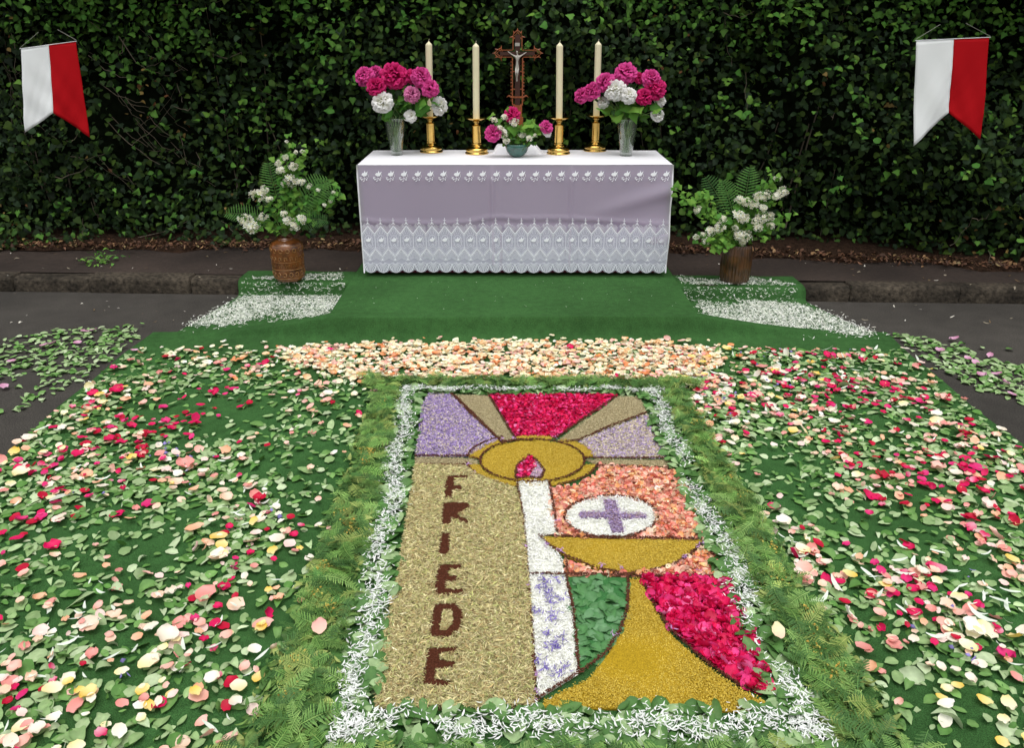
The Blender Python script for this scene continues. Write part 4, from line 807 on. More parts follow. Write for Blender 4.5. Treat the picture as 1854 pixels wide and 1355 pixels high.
for lab, tips, ln in [('tallest thin branch with white buds rising from the left floor vase', [(522, 258, 3.5), (519, 286, 6)], 18), ('upright branch with white clusters in the upper middle of the left floor vase', [(507, 297, 7), (533, 303, 9), (511, 310, 9)], 14), ('branch with small white blossoms leaning right at the top of the left floor vase', [(550, 276, 5), (538, 277, 4)], 18),
        ('branch with dense white clusters in the middle of the left floor vase', [(530, 329, 13), (519, 335, 8), (548, 331, 8), (562, 338, 6)], 12), ('branch with large white cluster at the left of the left floor vase', [(471, 356, 16), (482, 345, 8), (490, 362, 7)], 10), ('drooping branch with white clusters at the lower left of the left floor vase', [(446, 397, 13), (460, 409, 14), (478, 393, 9)], 12),
        ('short branch with white clusters above the neck of the left floor vase', [(525, 400, 10), (535, 411, 10), (550, 397, 9), (516, 388, 7)], 10), ('budding branch arching right towards the altar from the left floor vase', [(601, 364, 5), (590, 372, 4), (578, 345, 4), (606, 350, 4)], 24)]:
    branch(lab, tips, ba, pa_[1] - .04, ln, (.03, .05), gA)
for lab, tips, ln in [('leafy branch with a white tip at the upper right of the right floor vase', [(1405, 325, 8), (1392, 318, 0)], 22), ('branch with white clusters at the far right of the right floor vase', [(1383, 355, 10), (1370, 356, 9), (1413, 349, 11), (1402, 356, 8)], 12), ('branch with white clusters in the upper middle of the right floor vase', [(1337, 363, 9), (1350, 367, 9), (1362, 370, 9)], 10),
        ('dense white branch in the middle of the right floor vase', [(1336, 390, 12), (1345, 396, 9), (1376, 395, 13), (1390, 393, 11), (1380, 377, 8)], 8), ('low branch with white clusters right of the vase neck, right floor vase', [(1369, 413, 10), (1393, 410, 8), (1365, 401, 8)], 8), ('branch with white clusters left of centre in the right floor vase', [(1306, 397, 8), (1299, 412, 12), (1283, 420, 10)], 12),
        ('hanging white clusters over the rim of the right floor vase', [(1334, 424, 11), (1347, 430, 12), (1342, 439, 7), (1329, 413, 6)], 6), ('drooping branch with sparse white flowers at the lower left of the right floor vase', [(1258, 430, 6), (1276, 436, 9), (1270, 425, 5)], 10), ('leafy arching branch reaching towards the altar from the right floor vase', [(1260, 380, 8), (1222, 342, 3), (1236, 358, 0), (1250, 348, 0), (1275, 352, 0)], 26),
        ('leafy branch sticking out to the right of the right floor vase', [(1424, 393, 0), (1412, 402, 0)], 26), ('bright green leafy sprig hanging before the right floor vase', [(1296, 450, 0), (1310, 440, 0), (1288, 440, 0)], 22)]:
    branch(lab, tips, bbq, pb_[1] - .05 - (.05 if 'bright' in lab else 0), ln, (.028, .048), gB, pal=[sprl[2], sprl[0]] if 'bright' in lab or 'leafy' in lab else sprl)
def frond_at(base, tip, Y, lab, grp, seed, dark=0, bow=.05, Yt=None):
    b0 = Vector(base); t0 = Vector(V(*tip, Yt or Y)); L = (t0 - b0).length; r = random.Random(seed); root = empty('fern_frond', tuple(base), label=lab, cat='fern', group=grp)
    pts = [b0.lerp(t0, i / 10) + Vector((0, 0, bow * math.sin(math.pi * i / 10))) for i in range(11)]
    g = G(); g.tube(pts, [.0025 - .0018 * i / 10 for i in range(11)], 5); g.build('stem', M['stem'], root, smooth=True)
    ax = (t0 - b0).normalized(); side = ax.cross(Vector((0, -1, .25))).normalized(); c0, c1 = (lin('#3c6a2c'), lin('#5f8f42')) if not dark else (lin('#2c5224'), lin('#457234')); vs = []; fs = []; cs = []
    for i in range(16):
        t = .30 + .69 * i / 16; k = t * 10; p = pts[int(k)].lerp(pts[min(10, int(k) + 1)], k - int(k)); pl = L * .16 * math.sin(math.pi * (.15 + .85 * (i / 16))) ** .8 + .012
        for s in (-1, 1):
            d = (side * s + ax * .45 + Vector((0, 0, -.12))).normalized(); q = d.cross(Vector((0, -1, .2))).normalized(); b = len(vs); wd = L * .011
            prof = [(0, 0)] + [(a, h) for a, h in ((.2, 1), (.3, .55), (.42, .9), (.54, .45), (.68, .65), (.8, .3))] + [(1, 0)]
            prof += [(a, -h) for a, h in reversed(prof[1:-1])]
            for (a, h) in prof: v = p + d * pl * a + q * wd * h; vs.append(tuple(v)); m_ = r.uniform(.85, 1.15); cs.append(tuple((c0[j] * (1 - a) + c1[j] * a) * m_ for j in range(3)))
            n = len(prof); fs += [(b, b + 1, b + n - 1)] + [x for j in range(1, 7) for x in ((b + j, b + j + 1, b + n - j), (b + j + 1, b + n - j - 1, b + n - j))]
    o = link('frond_leaflets', mesh_np('frond_leaflets', np.array(vs), np.array(fs), np.array(cs), M['leaf'], False), root)
fa, fb = 'fern fronds in the left floor vase', 'fern fronds in the right floor vase'
frond_at(ba, (484, 292), 5.08, 'upright pale fern frond at the top left of the left floor vase', fa, 1)
frond_at(ba, (622, 350), 5.02, 'fern frond arching right towards the altar from the left floor vase', fa, 2, bow=.12)
frond_at(ba, (598, 325), 5.0, 'upper right fern frond of the left floor vase', fa, 3, bow=.08)
frond_at(ba, (405, 388), 4.98, 'bright fern frond reaching far left from the left floor vase', fa, 4, bow=.06)
frond_at(ba, (595, 400), 4.98, 'low dark fern frond on the right of the left floor vase', fa, 6, dark=1, bow=.05)
frond_at(bbq, (1359, 300), 5.1, 'tall upright fern frond at the top of the right floor vase', fb, 7)
frond_at(bbq, (1307, 325), 5.05, 'fern frond leaning left at the top of the right floor vase', fb, 8)
frond_at(bbq, (1400, 330), 5.06, 'dark fern frond leaning right in the right floor vase', fb, 9, dark=1)
frond_at(bbq, (1275, 318), 5.12, 'dark fern frond behind, upper left of the right floor vase', fb, 10, dark=1)
# ---- flags
def flag(tl, mid, tr, bl, notch, brr, Y, lab):
    q = lambda a: V(a[0], a[1], Y); root = empty('pennant_flag', tuple(q(tl)), label=lab, cat='flag', group='red and white swallowtail flags on the hedge')
    def half(a, b_, c, d, m, nm, ph):   # a,b top; c,d bottom (under a, b)
        g = G(); n1, n2 = 14, 22; A, B, Cc, D = q(a), q(b_), q(c), q(d)
        for j in range(n2 + 1):
            for i in range(n1 + 1):
                s, t = i / n1, j / n2; p = (A * (1 - s) + B * s) * (1 - t) + (Cc * (1 - s) + D * s) * t; u = p[0] * 22; p[1] += .009 * t * math.sin(u + t * 4) + .004 * math.sin(u * 1.7 - t * 11) * t + .002 * math.sin(u * 4 + t * 25) * t; g.v.append(tuple(p))
        g.f = [(j * (n1 + 1) + i, (j + 1) * (n1 + 1) + i, (j + 1) * (n1 + 1) + i + 1, j * (n1 + 1) + i + 1) for j in range(n2) for i in range(n1)]
        o = g.build(nm, m, root, smooth=True); so_ = o.modifiers.new('thick', 'SOLIDIFY'); so_.thickness = .002; return o
    half(tl, mid, bl, notch, M['fabric_white'], 'white_half', 0); half(mid, tr, notch, brr, M['fabric_red'], 'red_half', 1.5)
    g = G(); g.tube([q(tl) + np.array((-.008, -.002, .0)), q(tr) + np.array((.008, -.002, .0))], .002, 8); g.build('rod', M['fabric_white'], root, smooth=True)
    g = G(); c = (q(tl) + q(tr)) / 2 + np.array((0, .05, .13)); g.tube([q(tl) + np.array((-.005, 0, .006)), q(tl) * .35 + c * .65], .0013, 4); g.tube([q(tr) + np.array((.005, 0, .006)), q(tr) * .35 + c * .65], .0013, 4); g.build('hanging_string', M['string'], root)
flag((38, 88), (88, 80), (137, 74), (45, 240), (98, 204), (162, 249), 5.62, 'white and red swallowtail flag hanging on the hedge at far left')
flag((1659, 73), (1727, 70), (1791, 67), (1653, 264), (1718, 204), (1777, 253), 5.25, 'white and red swallowtail flag hanging on the hedge at far right')
# ================================================================ FLOWER PICTURE
c6 = lambda x, y: (560 + x / 2.4395, 680 + y / 2.4395)
c7 = lambda x, y: (560 + x / 1.9723, 980 + y / 1.9723)
ZP = .010
def W6(l): return [tuple(P(*c6(*p), ZP)[:2]) for p in l]
def W7(l): return [tuple(P(*c7(*p), ZP)[:2]) for p in l]
def ell(cx, cy, rx, ry, a0=0, a1=360, n=36): return [(cx + rx * math.cos(math.radians(a0 + (a1 - a0) * i / n)), cy - ry * math.sin(math.radians(a0 + (a1 - a0) * i / n))) for i in range(n + 1)]
PO = tuple(P(1010, 980, 0)); PO = (PO[0], PO[1], .008)
pic = empty('flower_picture', PO, label='large petal and seed picture on the green carpet, with candle, chalice and word FRIEDE', cat='flower picture')
from mathutils.geometry import tessellate_polygon
def slab(name, polys, m, h, col=None, lab=None, parent=None):
    g = G()
    for poly in polys:
        v3 = [Vector((p[0], p[1], 0)) for p in poly]; tri = tessellate_polygon([v3]); n = len(poly); z0, z1 = .0085, ZP + h
        g.add([(p[0], p[1], z1) for p in poly] + [(p[0], p[1], z0) for p in poly], [t for t in tri] + [(i, (i + 1) % n, n + (i + 1) % n, n + i) for i in range(n)], col)
    me = g; o = me.build(name, m, None); o.parent = parent or pic; o.location = tuple(-c for c in parent_origin(o.parent)); 
    if lab: o['label'] = lab
    return o
hay = [(lin('#a4986c'), lin('#ccc08e')), (lin('#8e8458'), lin('#b8ac78')), (lin('#b2a676'), lin('#ded2a4')), (lin('#8a8c50'), lin('#b2b276')), (lin('#86744e'), lin('#aa9466'))]
hayf = [(lin('#8f8260'), lin('#c8bc94')), (lin('#a09470'), lin('#d8cca8')), (lin('#7c7050'), lin('#b0a47c'))]
purp = [(lin('#8670a8'), lin('#b4a0cc')), (lin('#9c8ab4'), lin('#c8b8d4')), (lin('#aea08c'), lin('#d4c8b0')), (lin('#7c60a4'), lin('#9c84c0'))]
purpr = [purp[0], purp[2], (lin('#c0b498'), lin('#dccfae')), purp[1]]
gold = [(lin('#a88c28'), lin('#c8ac42')), (lin('#9c8020'), lin('#bc9e34')), (lin('#b49a3a'), lin('#d0b856'))]
crim = [(lin('#cc0448'), lin('#e41460')), (lin('#d81860'), lin('#f04490')), (lin('#b4043a'), lin('#d01050')), (lin('#e04890'), lin('#f488bc'))]
peach = [(lin('#f0b098'), lin('#f8cdb8')), (lin('#e89080'), lin('#f4b0a0')), (lin('#f4c8a0'), lin('#fce0c4')), (lin('#e07868'), lin('#f09a88')), (lin('#f0a060'), lin('#f8c090'))]
whit = [(lin('#f8faf0', .95), lin('#ffffff', .95)), (lin('#f0f2e2', .95), lin('#fdfdf6', .95))]
brn = [(lin('#3e2014'), lin('#5c3424')), (lin('#502a1c'), lin('#6e4030'))]
def field(name, polys, tpl, dens, size, pal, pw=None, base=None, holes=(), h=.004, th=.008, m='grain', tilt=.35, jitter=.22, single=0, piece=None, lab=None, spill=.004):
    root = empty(name, parent=pic)
    if lab: root['label'] = lab
    slab('bed', polys, mat(name + '_bed', base, rough=1, spec=.1, noise=[(260, .7, 1.25, 2)]), h, parent=root)['kind'] = 'stuff'
    ps = []
    for poly in polys:
        n = int(area(poly) * dens); x, y = sample(poly, n); x = x + rng.normal(0, spill, n); y = y + rng.normal(0, spill, n); ok = np.ones(n, bool)
        for hp in holes: ok &= ~pip(hp, x, y)
        ps.append(np.stack([x, y], 1)[ok])
    xy = np.concatenate(ps); n = len(xy); pos = np.concatenate([xy, (ZP + h + rng.uniform(0, th, n) + .002 * nz_(xy[:, 0], xy[:, 1]))[:, None]], 1)
    scatter(name, tpl, pos, flat_rots(n, tilt), rng.uniform(*size, n), pal, M[m], pw=pw, jitter=jitter, parent=root, single=single, piece=piece or 'petal', stuff_name='filling')
    return root
nz_ = Noise(71, 12)
A = W6([(530, 85), (622, 90), (835, 290), (700, 362), (470, 362), (488, 240), (495, 150)])
B = W6([(640, 92), (790, 94), (905, 290), (850, 300)])
Cc_ = W6([(797, 90), (1360, 93), (1088, 278), (1000, 270), (912, 272)])
D = W6([(1365, 98), (1455, 100), (1490, 168), (1190, 293), (1095, 298)])
E = W6([(1493, 176), (1545, 270), (1590, 368), (1258, 368), (1235, 330), (1190, 300)])
F1 = W6([(466, 370), (700, 372), (742, 380), (745, 398), (470, 402)]); F2 = W6([(1222, 378), (1592, 378), (1605, 416), (1275, 402)])
disk = W6(ell(985, 386, 226, 92))
ring = [W6(ell(985, 384, 285, 112, a, b_, 14) + ell(985, 386, 236, 96, b_, a, 14)) for a, b_ in ((72, 108), (118, 170), (12, 62), (188, 352))]
flR = W6([(962, 362), (1000, 380), (992, 418), (968, 455), (915, 462), (918, 415), (945, 385)]); flP = W6([(1000, 380), (1035, 430), (1022, 462), (968, 455), (992, 418)])
cand = W6([(920, 482), (1055, 474), (1078, 600), (1100, 700), (1030, 715), (1050, 760), (1100, 800), (1132, 890), (970, 900), (948, 650)])
shaft = W7([(782, 132), (915, 136), (940, 260), (960, 478), (820, 565), (800, 350)])
bowl_ = W6([(1015, 720), (1735, 735), (1700, 785), (1610, 845), (1500, 875), (1400, 884), (1270, 862), (1140, 810), (1060, 760)])
host = W6(ell(1332, 635, 200, 88)); crossP = [W6([(1295, 563), (1352, 563), (1390, 705), (1335, 710)]), W6([(1193, 615), (1312, 618), (1318, 646), (1193, 642)]), W6([(1372, 622), (1488, 628), (1486, 650), (1378, 650)])]
pch = W6([(1063, 512), (1180, 492), (1275, 440), (1290, 405), (1600, 420), (1640, 470), (1692, 560), (1735, 733), (1092, 718)]); pch2 = [W6([(1125, 818), (1270, 870), (1395, 890), (1135, 890)]), W6([(1500, 880), (1610, 852), (1700, 792), (1745, 760), (1790, 800), (1840, 905), (1420, 892)])]
gleaf = W7([(920, 132), (1133, 134), (1135, 250), (1105, 330), (1055, 408), (968, 472), (942, 250)])
foot = W7([(1145, 142), (1185, 142), (1212, 210), (1280, 330), (1400, 440), (1520, 530), (1655, 598), (1658, 618), (1200, 606), (815, 602), (840, 580), (1000, 498), (1075, 398), (1128, 290)])
cr2 = W7([(1192, 138), (1475, 138), (1530, 215), (1560, 280), (1612, 410), (1645, 500), (1640, 548), (1560, 533), (1430, 440), (1292, 320), (1215, 200)])
hayP = W6([(468, 408), (690, 412), (730, 450), (900, 508), (918, 512), (945, 650), (965, 902)]) + W7([(785, 140), (795, 350), (805, 600), (560, 606), (240, 606), (246, 480), (285, 240), (322, 108)])
LET = {'F': W6([(615, 460), (700, 455), (702, 468), (645, 474), (640, 502), (675, 500), (675, 520), (638, 522), (630, 555), (600, 555), (602, 490)]),
       'R': W6([(592, 580), (640, 576), (700, 578), (708, 598), (662, 622), (655, 632), (702, 658), (700, 675), (645, 652), (630, 648), (616, 680), (584, 678), (588, 630)]),
       'I': W6([(583, 713), (622, 715), (618, 800), (600, 815), (572, 806)]),
       'E': W7([(465, 100), (545, 95), (543, 112), (498, 118), (497, 138), (532, 138), (530, 158), (493, 160), (488, 184), (545, 185), (550, 201), (450, 206), (456, 140)]),
       'D': W7([(450, 240), (520, 238), (545, 262), (545, 320), (500, 360), (430, 358), (436, 300)]),
       'E2': W7([(425, 398), (526, 395), (528, 413), (470, 418), (465, 440), (518, 446), (515, 468), (455, 476), (448, 510), (500, 514), (502, 540), (408, 530), (418, 460)])}
for k_ in LET:
    a_ = np.array(LET[k_]); b_ = np.roll(a_, -1, 0); sg = np.sign(np.sum(a_[:, 0] * b_[:, 1] - b_[:, 0] * a_[:, 1])); t1 = a_ - np.roll(a_, 1, 0); t2 = b_ - a_; nr = t1 / np.linalg.norm(t1, axis=1)[:, None] + t2 / np.linalg.norm(t2, axis=1)[:, None]; nr = np.stack([nr[:, 1], -nr[:, 0]], 1) * sg; LET[k_] = [tuple(q) for q in a_ + nr / np.maximum(np.linalg.norm(nr, axis=1)[:, None], .3) * .0035]
dhole = W7([(478, 264), (508, 262), (512, 308), (490, 333), (466, 333)])
pb_bed = lin('#6c6040'); 
field('hay_field', [hayP], FIB + SEED[:2], 125000, (.012, .027), hay, base=lin('#6e6444'), holes=list(LET.values()), th=.016, jitter=.27, spill=.0018, lab='large hay coloured field of oat husks')
field('lavender_field', [A], CURL[:3] + SEED[:3], 60000, (.010, .017), purp, pw=[3, 2, 2.6, 2], jitter=.28, base=lin('#75668a'), lab='left lavender petal field')
field('lavender_field', [E], CURL[:3] + SEED[:3], 60000, (.010, .017), purpr, pw=[2.2, 2.6, 2.2, 1.5], jitter=.28, base=lin('#85786c'), lab='right lavender petal field mixed with husks')
field('hay_ray', [B], SEED, 130000, (.005, .009), hayf, base=lin('#85785a'), lab='left seed ray beside the crimson field')
field('hay_ray', [D], SEED, 130000, (.005, .009), hayf, base=lin('#85785a'), lab='right seed ray beside the crimson field')
field('hay_ray', [F1, F2], SEED, 130000, (.005, .009), hayf, base=lin('#85785a'), lab='thin horizontal seed strips beside the golden halo')
field('crimson_field', [Cc_], PETAL, 15000, (.012, .024), crim, pw=[4, 3, 3, .5], base=lin('#90103a'), m='petal', tilt=.5, lab='upper crimson petal field')
field('halo', [disk], GRAIN + SEED[:2], 190000, (.003, .006), gold, jitter=.1, tilt=.2, th=.005, base=lin('#a08420'), holes=[flR, flP], lab='golden disc around the flame')
field('halo_ring', ring, GRAIN + SEED[:2], 190000, (.003, .006), gold, jitter=.1, tilt=.2, th=.005, base=lin('#a08420'), lab='broken golden outer ring')
field('flame', [flR], PETAL, 16000, (.012, .02), crim, base=lin('#90103a'), m='petal', tilt=.5, h=.006, lab='crimson left half of the flame')
field('flame', [flP], SEED + CURL[:2], 80000, (.007, .012), [purp[2], purp[1], (lin('#c890b8'), lin('#dcb0cc'))], base=lin('#8a7890'), h=.006, lab='lilac right half of the flame')
field('candle_shape', [cand], CURL + SEED[:2], 42000, (.010, .02), whit, base=(.74, .75, .68), m='petal', h=.006, lab='white petal candle')
field('candle_foot', [shaft], CURL + SEED[:2], 42000, (.010, .02), whit, base=(.74, .75, .68), m='petal', h=.006, lab='lower white strip dotted with purple flowers')
field('peach_field', [pch], PETAL, 9500, (.018, .032), peach, pw=[3, 3, 2, 2, 2], base=lin('#c88870'), m='petal', tilt=.5, holes=[host], lab='peach petal field behind the host')
field('peach_field', pch2, PETAL, 9500, (.018, .032), peach, base=lin('#c88870'), m='petal', tilt=.5, lab='narrow peach petal field below the golden bowl')
field('host_disc', [host], CURL + SEED[:2], 42000, (.010, .018), whit, base=(.74, .75, .68), m='petal', h=.008, holes=crossP, lab='white round host')
field('host_cross', crossP, SEED + CURL[:2], 60000, (.008, .014), [purp[0], purp[1], (lin('#8a7060'), lin('#a890a0'))], base=lin('#6c5878'), h=.012, lab='purple cross on the host')
field('chalice_bowl', [bowl_], GRAIN + SEED[:2], 190000, (.0035, .0065), gold, jitter=.1, tilt=.2, th=.005, base=lin('#a08420'), lab='golden chalice bowl')
field('chalice_foot', [foot], GRAIN + SEED[:2], 170000, (.0035, .0065), gold, jitter=.1, tilt=.2, th=.005, base=lin('#a08420'), lab='golden flared chalice foot')
field('crimson_field', [cr2], PETAL, 7500, (.022, .044), crim, pw=[4, 3.4, 2, 1], base=lin('#90103a'), m='petal', tilt=.55, single=300, lab='lower right crimson petal field', th=.012)
gp = [(lin('#4c8048'), lin('#6c9a64')), (lin('#4a7c48'), lin('#7ca878')), (lin('#5c8a5c'), lin('#8cb488'))]
field('green_leaf_field', [gleaf], LEAF, 2600, (.038, .062), gp, base=lin('#3a6c3c'), m='leaf', tilt=.12, single=300, piece='leaf', lab='green leaf field beside the chalice foot', spill=0)
# purple tufts on the lower white strip
xy = np.concatenate([np.stack([rng.normal(x_, .010, 20), rng.normal(y_, .010, 20)], 1) for (x_, y_) in W7([(840, 152), (880, 155), (850, 185), (855, 205), (860, 235), (895, 218), (815, 262), (870, 270), (872, 295), (845, 345), (900, 360), (855, 385), (880, 390), (825, 440), (850, 465), (910, 465), (885, 490), (830, 175)])])
pos = np.concatenate([xy, rng.uniform(ZP + .012, ZP + .02, len(xy))[:, None]], 1)
scatter('purple_flower', CURL, pos, flat_rots(len(xy), .5), rng.uniform(.01, .018, len(xy)), [(lin('#7060b0'), lin('#9a8cd0')), (lin('#584a98'), lin('#8474bc'))], M['petal'], parent=pic, stuff_name='purple_flowers')
# letters
for k_, poly in LET.items():
    o = slab('letter', [poly], M['brown'], .0145, lab='letter %s in dark brown grounds' % k_[0])
    if k_ == 'D':
        slab('letter_centre', [dhole], mat('hay_bed_small', lin('#9a8c5c'), rough=1), .016)
        x_, y_ = sample(dhole, 260); pos = np.stack([x_, y_, rng.uniform(ZP + .016, ZP + .022, 260)], 1)
        scatter('dh', SEED, pos, flat_rots(260, .35), rng.uniform(.008, .016, 260), hay, M['grain'], parent=pic, stuff_name='letter_filling')
sh = []
for p in LET.values():     # husks that strayed over the letters' edges
    q = np.array(p); q2 = np.roll(q, -1, 0); L_ = np.linalg.norm(q2 - q, axis=1); k = int(L_.sum() * 340); e_ = rng.choice(len(q), k, p=L_ / L_.sum()); sh.append(q[e_] + (q2[e_] - q[e_]) * rng.uniform(0, 1, (k, 1)) + rng.normal(0, .0028, (k, 2)))
sh = np.concatenate(sh); n = len(sh); scatter('stray_husk', FIB, np.concatenate([sh, rng.uniform(ZP + .013, ZP + .02, n)[:, None]], 1), flat_rots(n, .35), rng.uniform(.008, .015, n), hay, M['grain'], parent=pic, stuff_name='stray_husks')
xy = np.concatenate([np.stack(sample(p, int(area(p) * 30000)), 1) for p in LET.values()]); n = len(xy); xy = xy + rng.normal(0, .002, (n, 2)); ok = ~pip(dhole, xy[:, 0], xy[:, 1]); xy = xy[ok]; n = len(xy)
scatter('crumb', GRAIN, np.concatenate([xy, np.full((n, 1), ZP + .0148)], 1), flat_rots(n, .4), rng.uniform(.0025, .005, n), brn, M['grain'], parent=pic, stuff_name='brown_crumbs')
# outlines of brown grains
lines = [W6([(625, 88), (720, 185), (835, 290), (850, 302), (905, 296)]), W6([(640, 95), (850, 302)]), W6([(790, 90), (850, 190), (912, 292), (990, 296)]), W6([(1365, 95), (1225, 190), (1085, 290)]), W6([(1492, 172), (1340, 228), (1190, 295), (1120, 305)]), W6([(466, 366), (700, 366), (750, 382)]), W6([(470, 405), (690, 406)]), W6([(1212, 376), (1592, 374)]), W6([(1270, 408), (1400, 412), (1605, 418)]),
         W6(ell(985, 386, 230, 94)), W6(ell(985, 384, 292, 118, 186, 248, 16)), W6(ell(985, 384, 292, 118, 292, 352, 16)), W6(ell(985, 384, 290, 116, 116, 172, 14)), W6([(962, 360), (1000, 380), (1038, 430), (1024, 464), (970, 460), (912, 464), (915, 412), (945, 383)]), W6([(918, 484), (945, 640), (966, 905)]) + W7([(778, 130), (797, 350), (808, 602)]), W6([(1060, 478), (1080, 600), (1098, 712)]), W6([(1132, 810), (1140, 890)]) + W7([(918, 140), (942, 250), (962, 478)]), W6([(1010, 720), (1740, 735)]), W6([(1015, 722), (1060, 762), (1140, 812), (1270, 864), (1400, 888), (1500, 878), (1610, 848), (1700, 788), (1740, 745)]), W6(ell(1332, 635, 206, 92)),
         W7([(782, 127), (1000, 128), (1150, 132), (1300, 136), (1480, 134)]), W7([(1138, 134), (1136, 250), (1108, 332), (1058, 410), (968, 478), (820, 570), (800, 590)]), W7([(1188, 140), (1214, 205), (1286, 326), (1415, 442), (1540, 530), (1640, 555)]), W6([(1090, 712), (1095, 718)])]
for ln_ in lines:
    p = np.array(ln_); seg = np.linalg.norm(np.diff(p, axis=0), axis=1); L = seg.sum()
    if L < .02: continue
    n = int(L * 1100); t = np.sort(rng.uniform(0, L, n)); cum = np.concatenate([[0], np.cumsum(seg)]); x_ = np.interp(t, cum, p[:, 0]) + rng.normal(0, .0028, n); y_ = np.interp(t, cum, p[:, 1]) + rng.normal(0, .0028, n)
    scatter('outline_grain', GRAIN, np.stack([x_, y_, rng.uniform(ZP + .010, ZP + .017, n)], 1), flat_rots(n, .4), rng.uniform(.004, .0075, n), brn, M['grain'], parent=pic, stuff_name='brown_outline')
# stray lilac florets along the outlines
pts = W6([(730, 445), (905, 292), (850, 298), (1232, 335), (1095, 660), (1048, 762), (1110, 795), (1720, 770), (1655, 818), (1290, 858), (1375, 870), (1080, 290), (960, 770), (700, 410)]) + W7([(1090, 350), (1290, 325), (780, 175), (812, 495), (810, 545), (805, 580), (1050, 100), (845, 25), (895, 48), (1405, 25), (1385, 122), (1340, 70)])
xy = np.concatenate([np.stack([rng.normal(a, .005, 7), rng.normal(b_, .005, 7)], 1) for a, b_ in pts]); scatter('floret', CURL, np.concatenate([xy, rng.uniform(ZP + .014, ZP + .022, len(xy))[:, None]], 1), flat_rots(len(xy), .5), rng.uniform(.009, .016, len(xy)), [(lin('#b07cc0'), lin('#d0a8dc'))], M['petal'], parent=pic, stuff_name='lilac_florets')
def row_of(p):
    ys = p[1]
    if p[0] < 0:
        for lim, t in ((1.66, 'by the last letter E'), (1.86, 'by the letter D'), (2.12, 'by the upper letter E'), (2.36, 'by the letter I'), (2.62, 'by the letter R'), (2.9, 'by the letter F'), (3.45, 'by the lavender field')):
            if ys < lim: return t
    else:
        for lim, t in ((1.66, 'by the chalice foot tip'), (2.0, 'by the lower crimson field'), (2.22, 'by the golden chalice bowl'), (2.62, 'by the white host'), (2.95, 'by the golden halo'), (3.45, 'by the right lavender field')):
            if ys < lim: return t
    return 'by the peach petal band'
def col_of(p): a = abs(p[0] + .02); return 'beside the ferns' if a < 1.0 else 'midway out' if a < 1.6 else 'near the carpet edge'
lr = lambda p: 'left' if p[0] < 0 else 'right'
# ================================================================ BORDERS
cTL, cTR, cBL, cBR = [P(*q, .01)[:2] for q in ((765, 714), (1158, 716), (682, 1288), (1396, 1290))]
def frame_pt(s, o, side):   # point at fraction s along a side, o metres outside
    a, b_ = {'L': (cTL, cBL), 'R': (cTR, cBR), 'T': (cTL, cTR), 'B': (cBL, cBR)}[side]; p = a + (b_ - a) * s[:, None]; d = (b_ - a) / np.linalg.norm(b_ - a); nrm = np.array((-d[1], d[0])); 
    if np.dot(nrm, (a + b_) / 2 - (cTL + cBR) / 2) < 0: nrm = -nrm
    return p + nrm * o[:, None]
def band(n, o0, o1, sides, ext, wide=0.0):
    out = []; Ls = {'L': 1.95, 'R': 1.95, 'T': 1.05, 'B': 1.05}; tot = sum(Ls[s] * (1 + 2 * ext[s]) for s in sides)
    for s in sides:
        k = int(n * Ls[s] * (1 + 2 * ext[s]) / tot); t = rng.uniform(-ext[s], 1 + ext[s], k); a, b_ = (o0[s], o1[s]); wd_ = (1 + wide * np.clip(t, 0, 1.1) ** 2) if s in 'LR' else 1.0; out.append(frame_pt(t, a + (b_ - a) * rng.uniform(0, 1, k) * wd_, s))
    return np.concatenate(out)
# leaves of the inner border
ext = {'L': .02, 'R': .02, 'T': .1, 'B': .12}
xy = band(1700, {'L': .0, 'R': .0, 'T': .0, 'B': -.005}, {'L': .125, 'R': .13, 'T': .06, 'B': .14}, 'LRTB', ext)
n = len(xy); bl_ = [(lin('#547e40'), lin('#7c9e64')), (lin('#90ac78'), lin('#acc494')), (lin('#446e34'), lin('#628c48')), (lin('#a0b88a'), lin('#b8cca2'))]
sidename = lambda p: ('left of' if p[0] < (-.28 if p[1] > 2.5 else -.3) else 'right of' if p[0] > .3 else 'below' if p[1] < 1.7 else 'above')
pos = np.concatenate([xy, rng.uniform(.014, .034, n)[:, None]], 1)
scatter('border_leaf', LEAF, pos, flat_rots(n, .24), rng.uniform(.035, .075, n), bl_, M['leaf'], pw=[3, 1.8, 3, .7], single=300, lab=lambda p, i: '%s border leaf %s the picture, %s' % (('green', 'pale grey', 'dark green', 'silvery')[i], sidename(p), row_of(p)), group=lambda p: 'border leaves %s the flower picture' % sidename(p), cat='leaf', stuff_name='border_leaves', stuff_label='mass of overlapping green leaves in the inner border of the flower picture')
# white petals strip
cc = {'L': .06, 'R': .066, 'T': .02, 'B': .065}; wn_ = Noise(81, 14); allp = []
for s, k in (('L', 2700), ('R', 2500), ('T', 1200), ('B', 1700)):
    t = rng.uniform(-.05 if s in 'LR' else -.1, 1.05 if s in 'LR' else 1.12, k); w_ = {'L': .021, 'R': .021, 'T': .010, 'B': .026}[s]; o = cc[s] + rng.normal(0, w_, k) + .016 * np.sin(t * 21 + ord(s)); q = frame_pt(t, o, s); kk = wn_(q[:, 0], q[:, 1]) + rng.normal(0, .4, k) > -1.0; allp.append(q[kk])
xy = np.concatenate(allp); n = len(xy); scatter('white_petal', CURL, np.concatenate([xy, rng.uniform(.03, .043, n)[:, None]], 1), flat_rots(n, .14), rng.uniform(.010, .021, n), [(lin('#f4f8f4', .95), lin('#ffffff', .95)), (lin('#e8f2ea', .95), lin('#fbfdf8', .95))], M['petal'], jitter=.2, cat='petals', stuff_name='white_border_petals', stuff_label='strip of narrow white petals framing the flower picture')
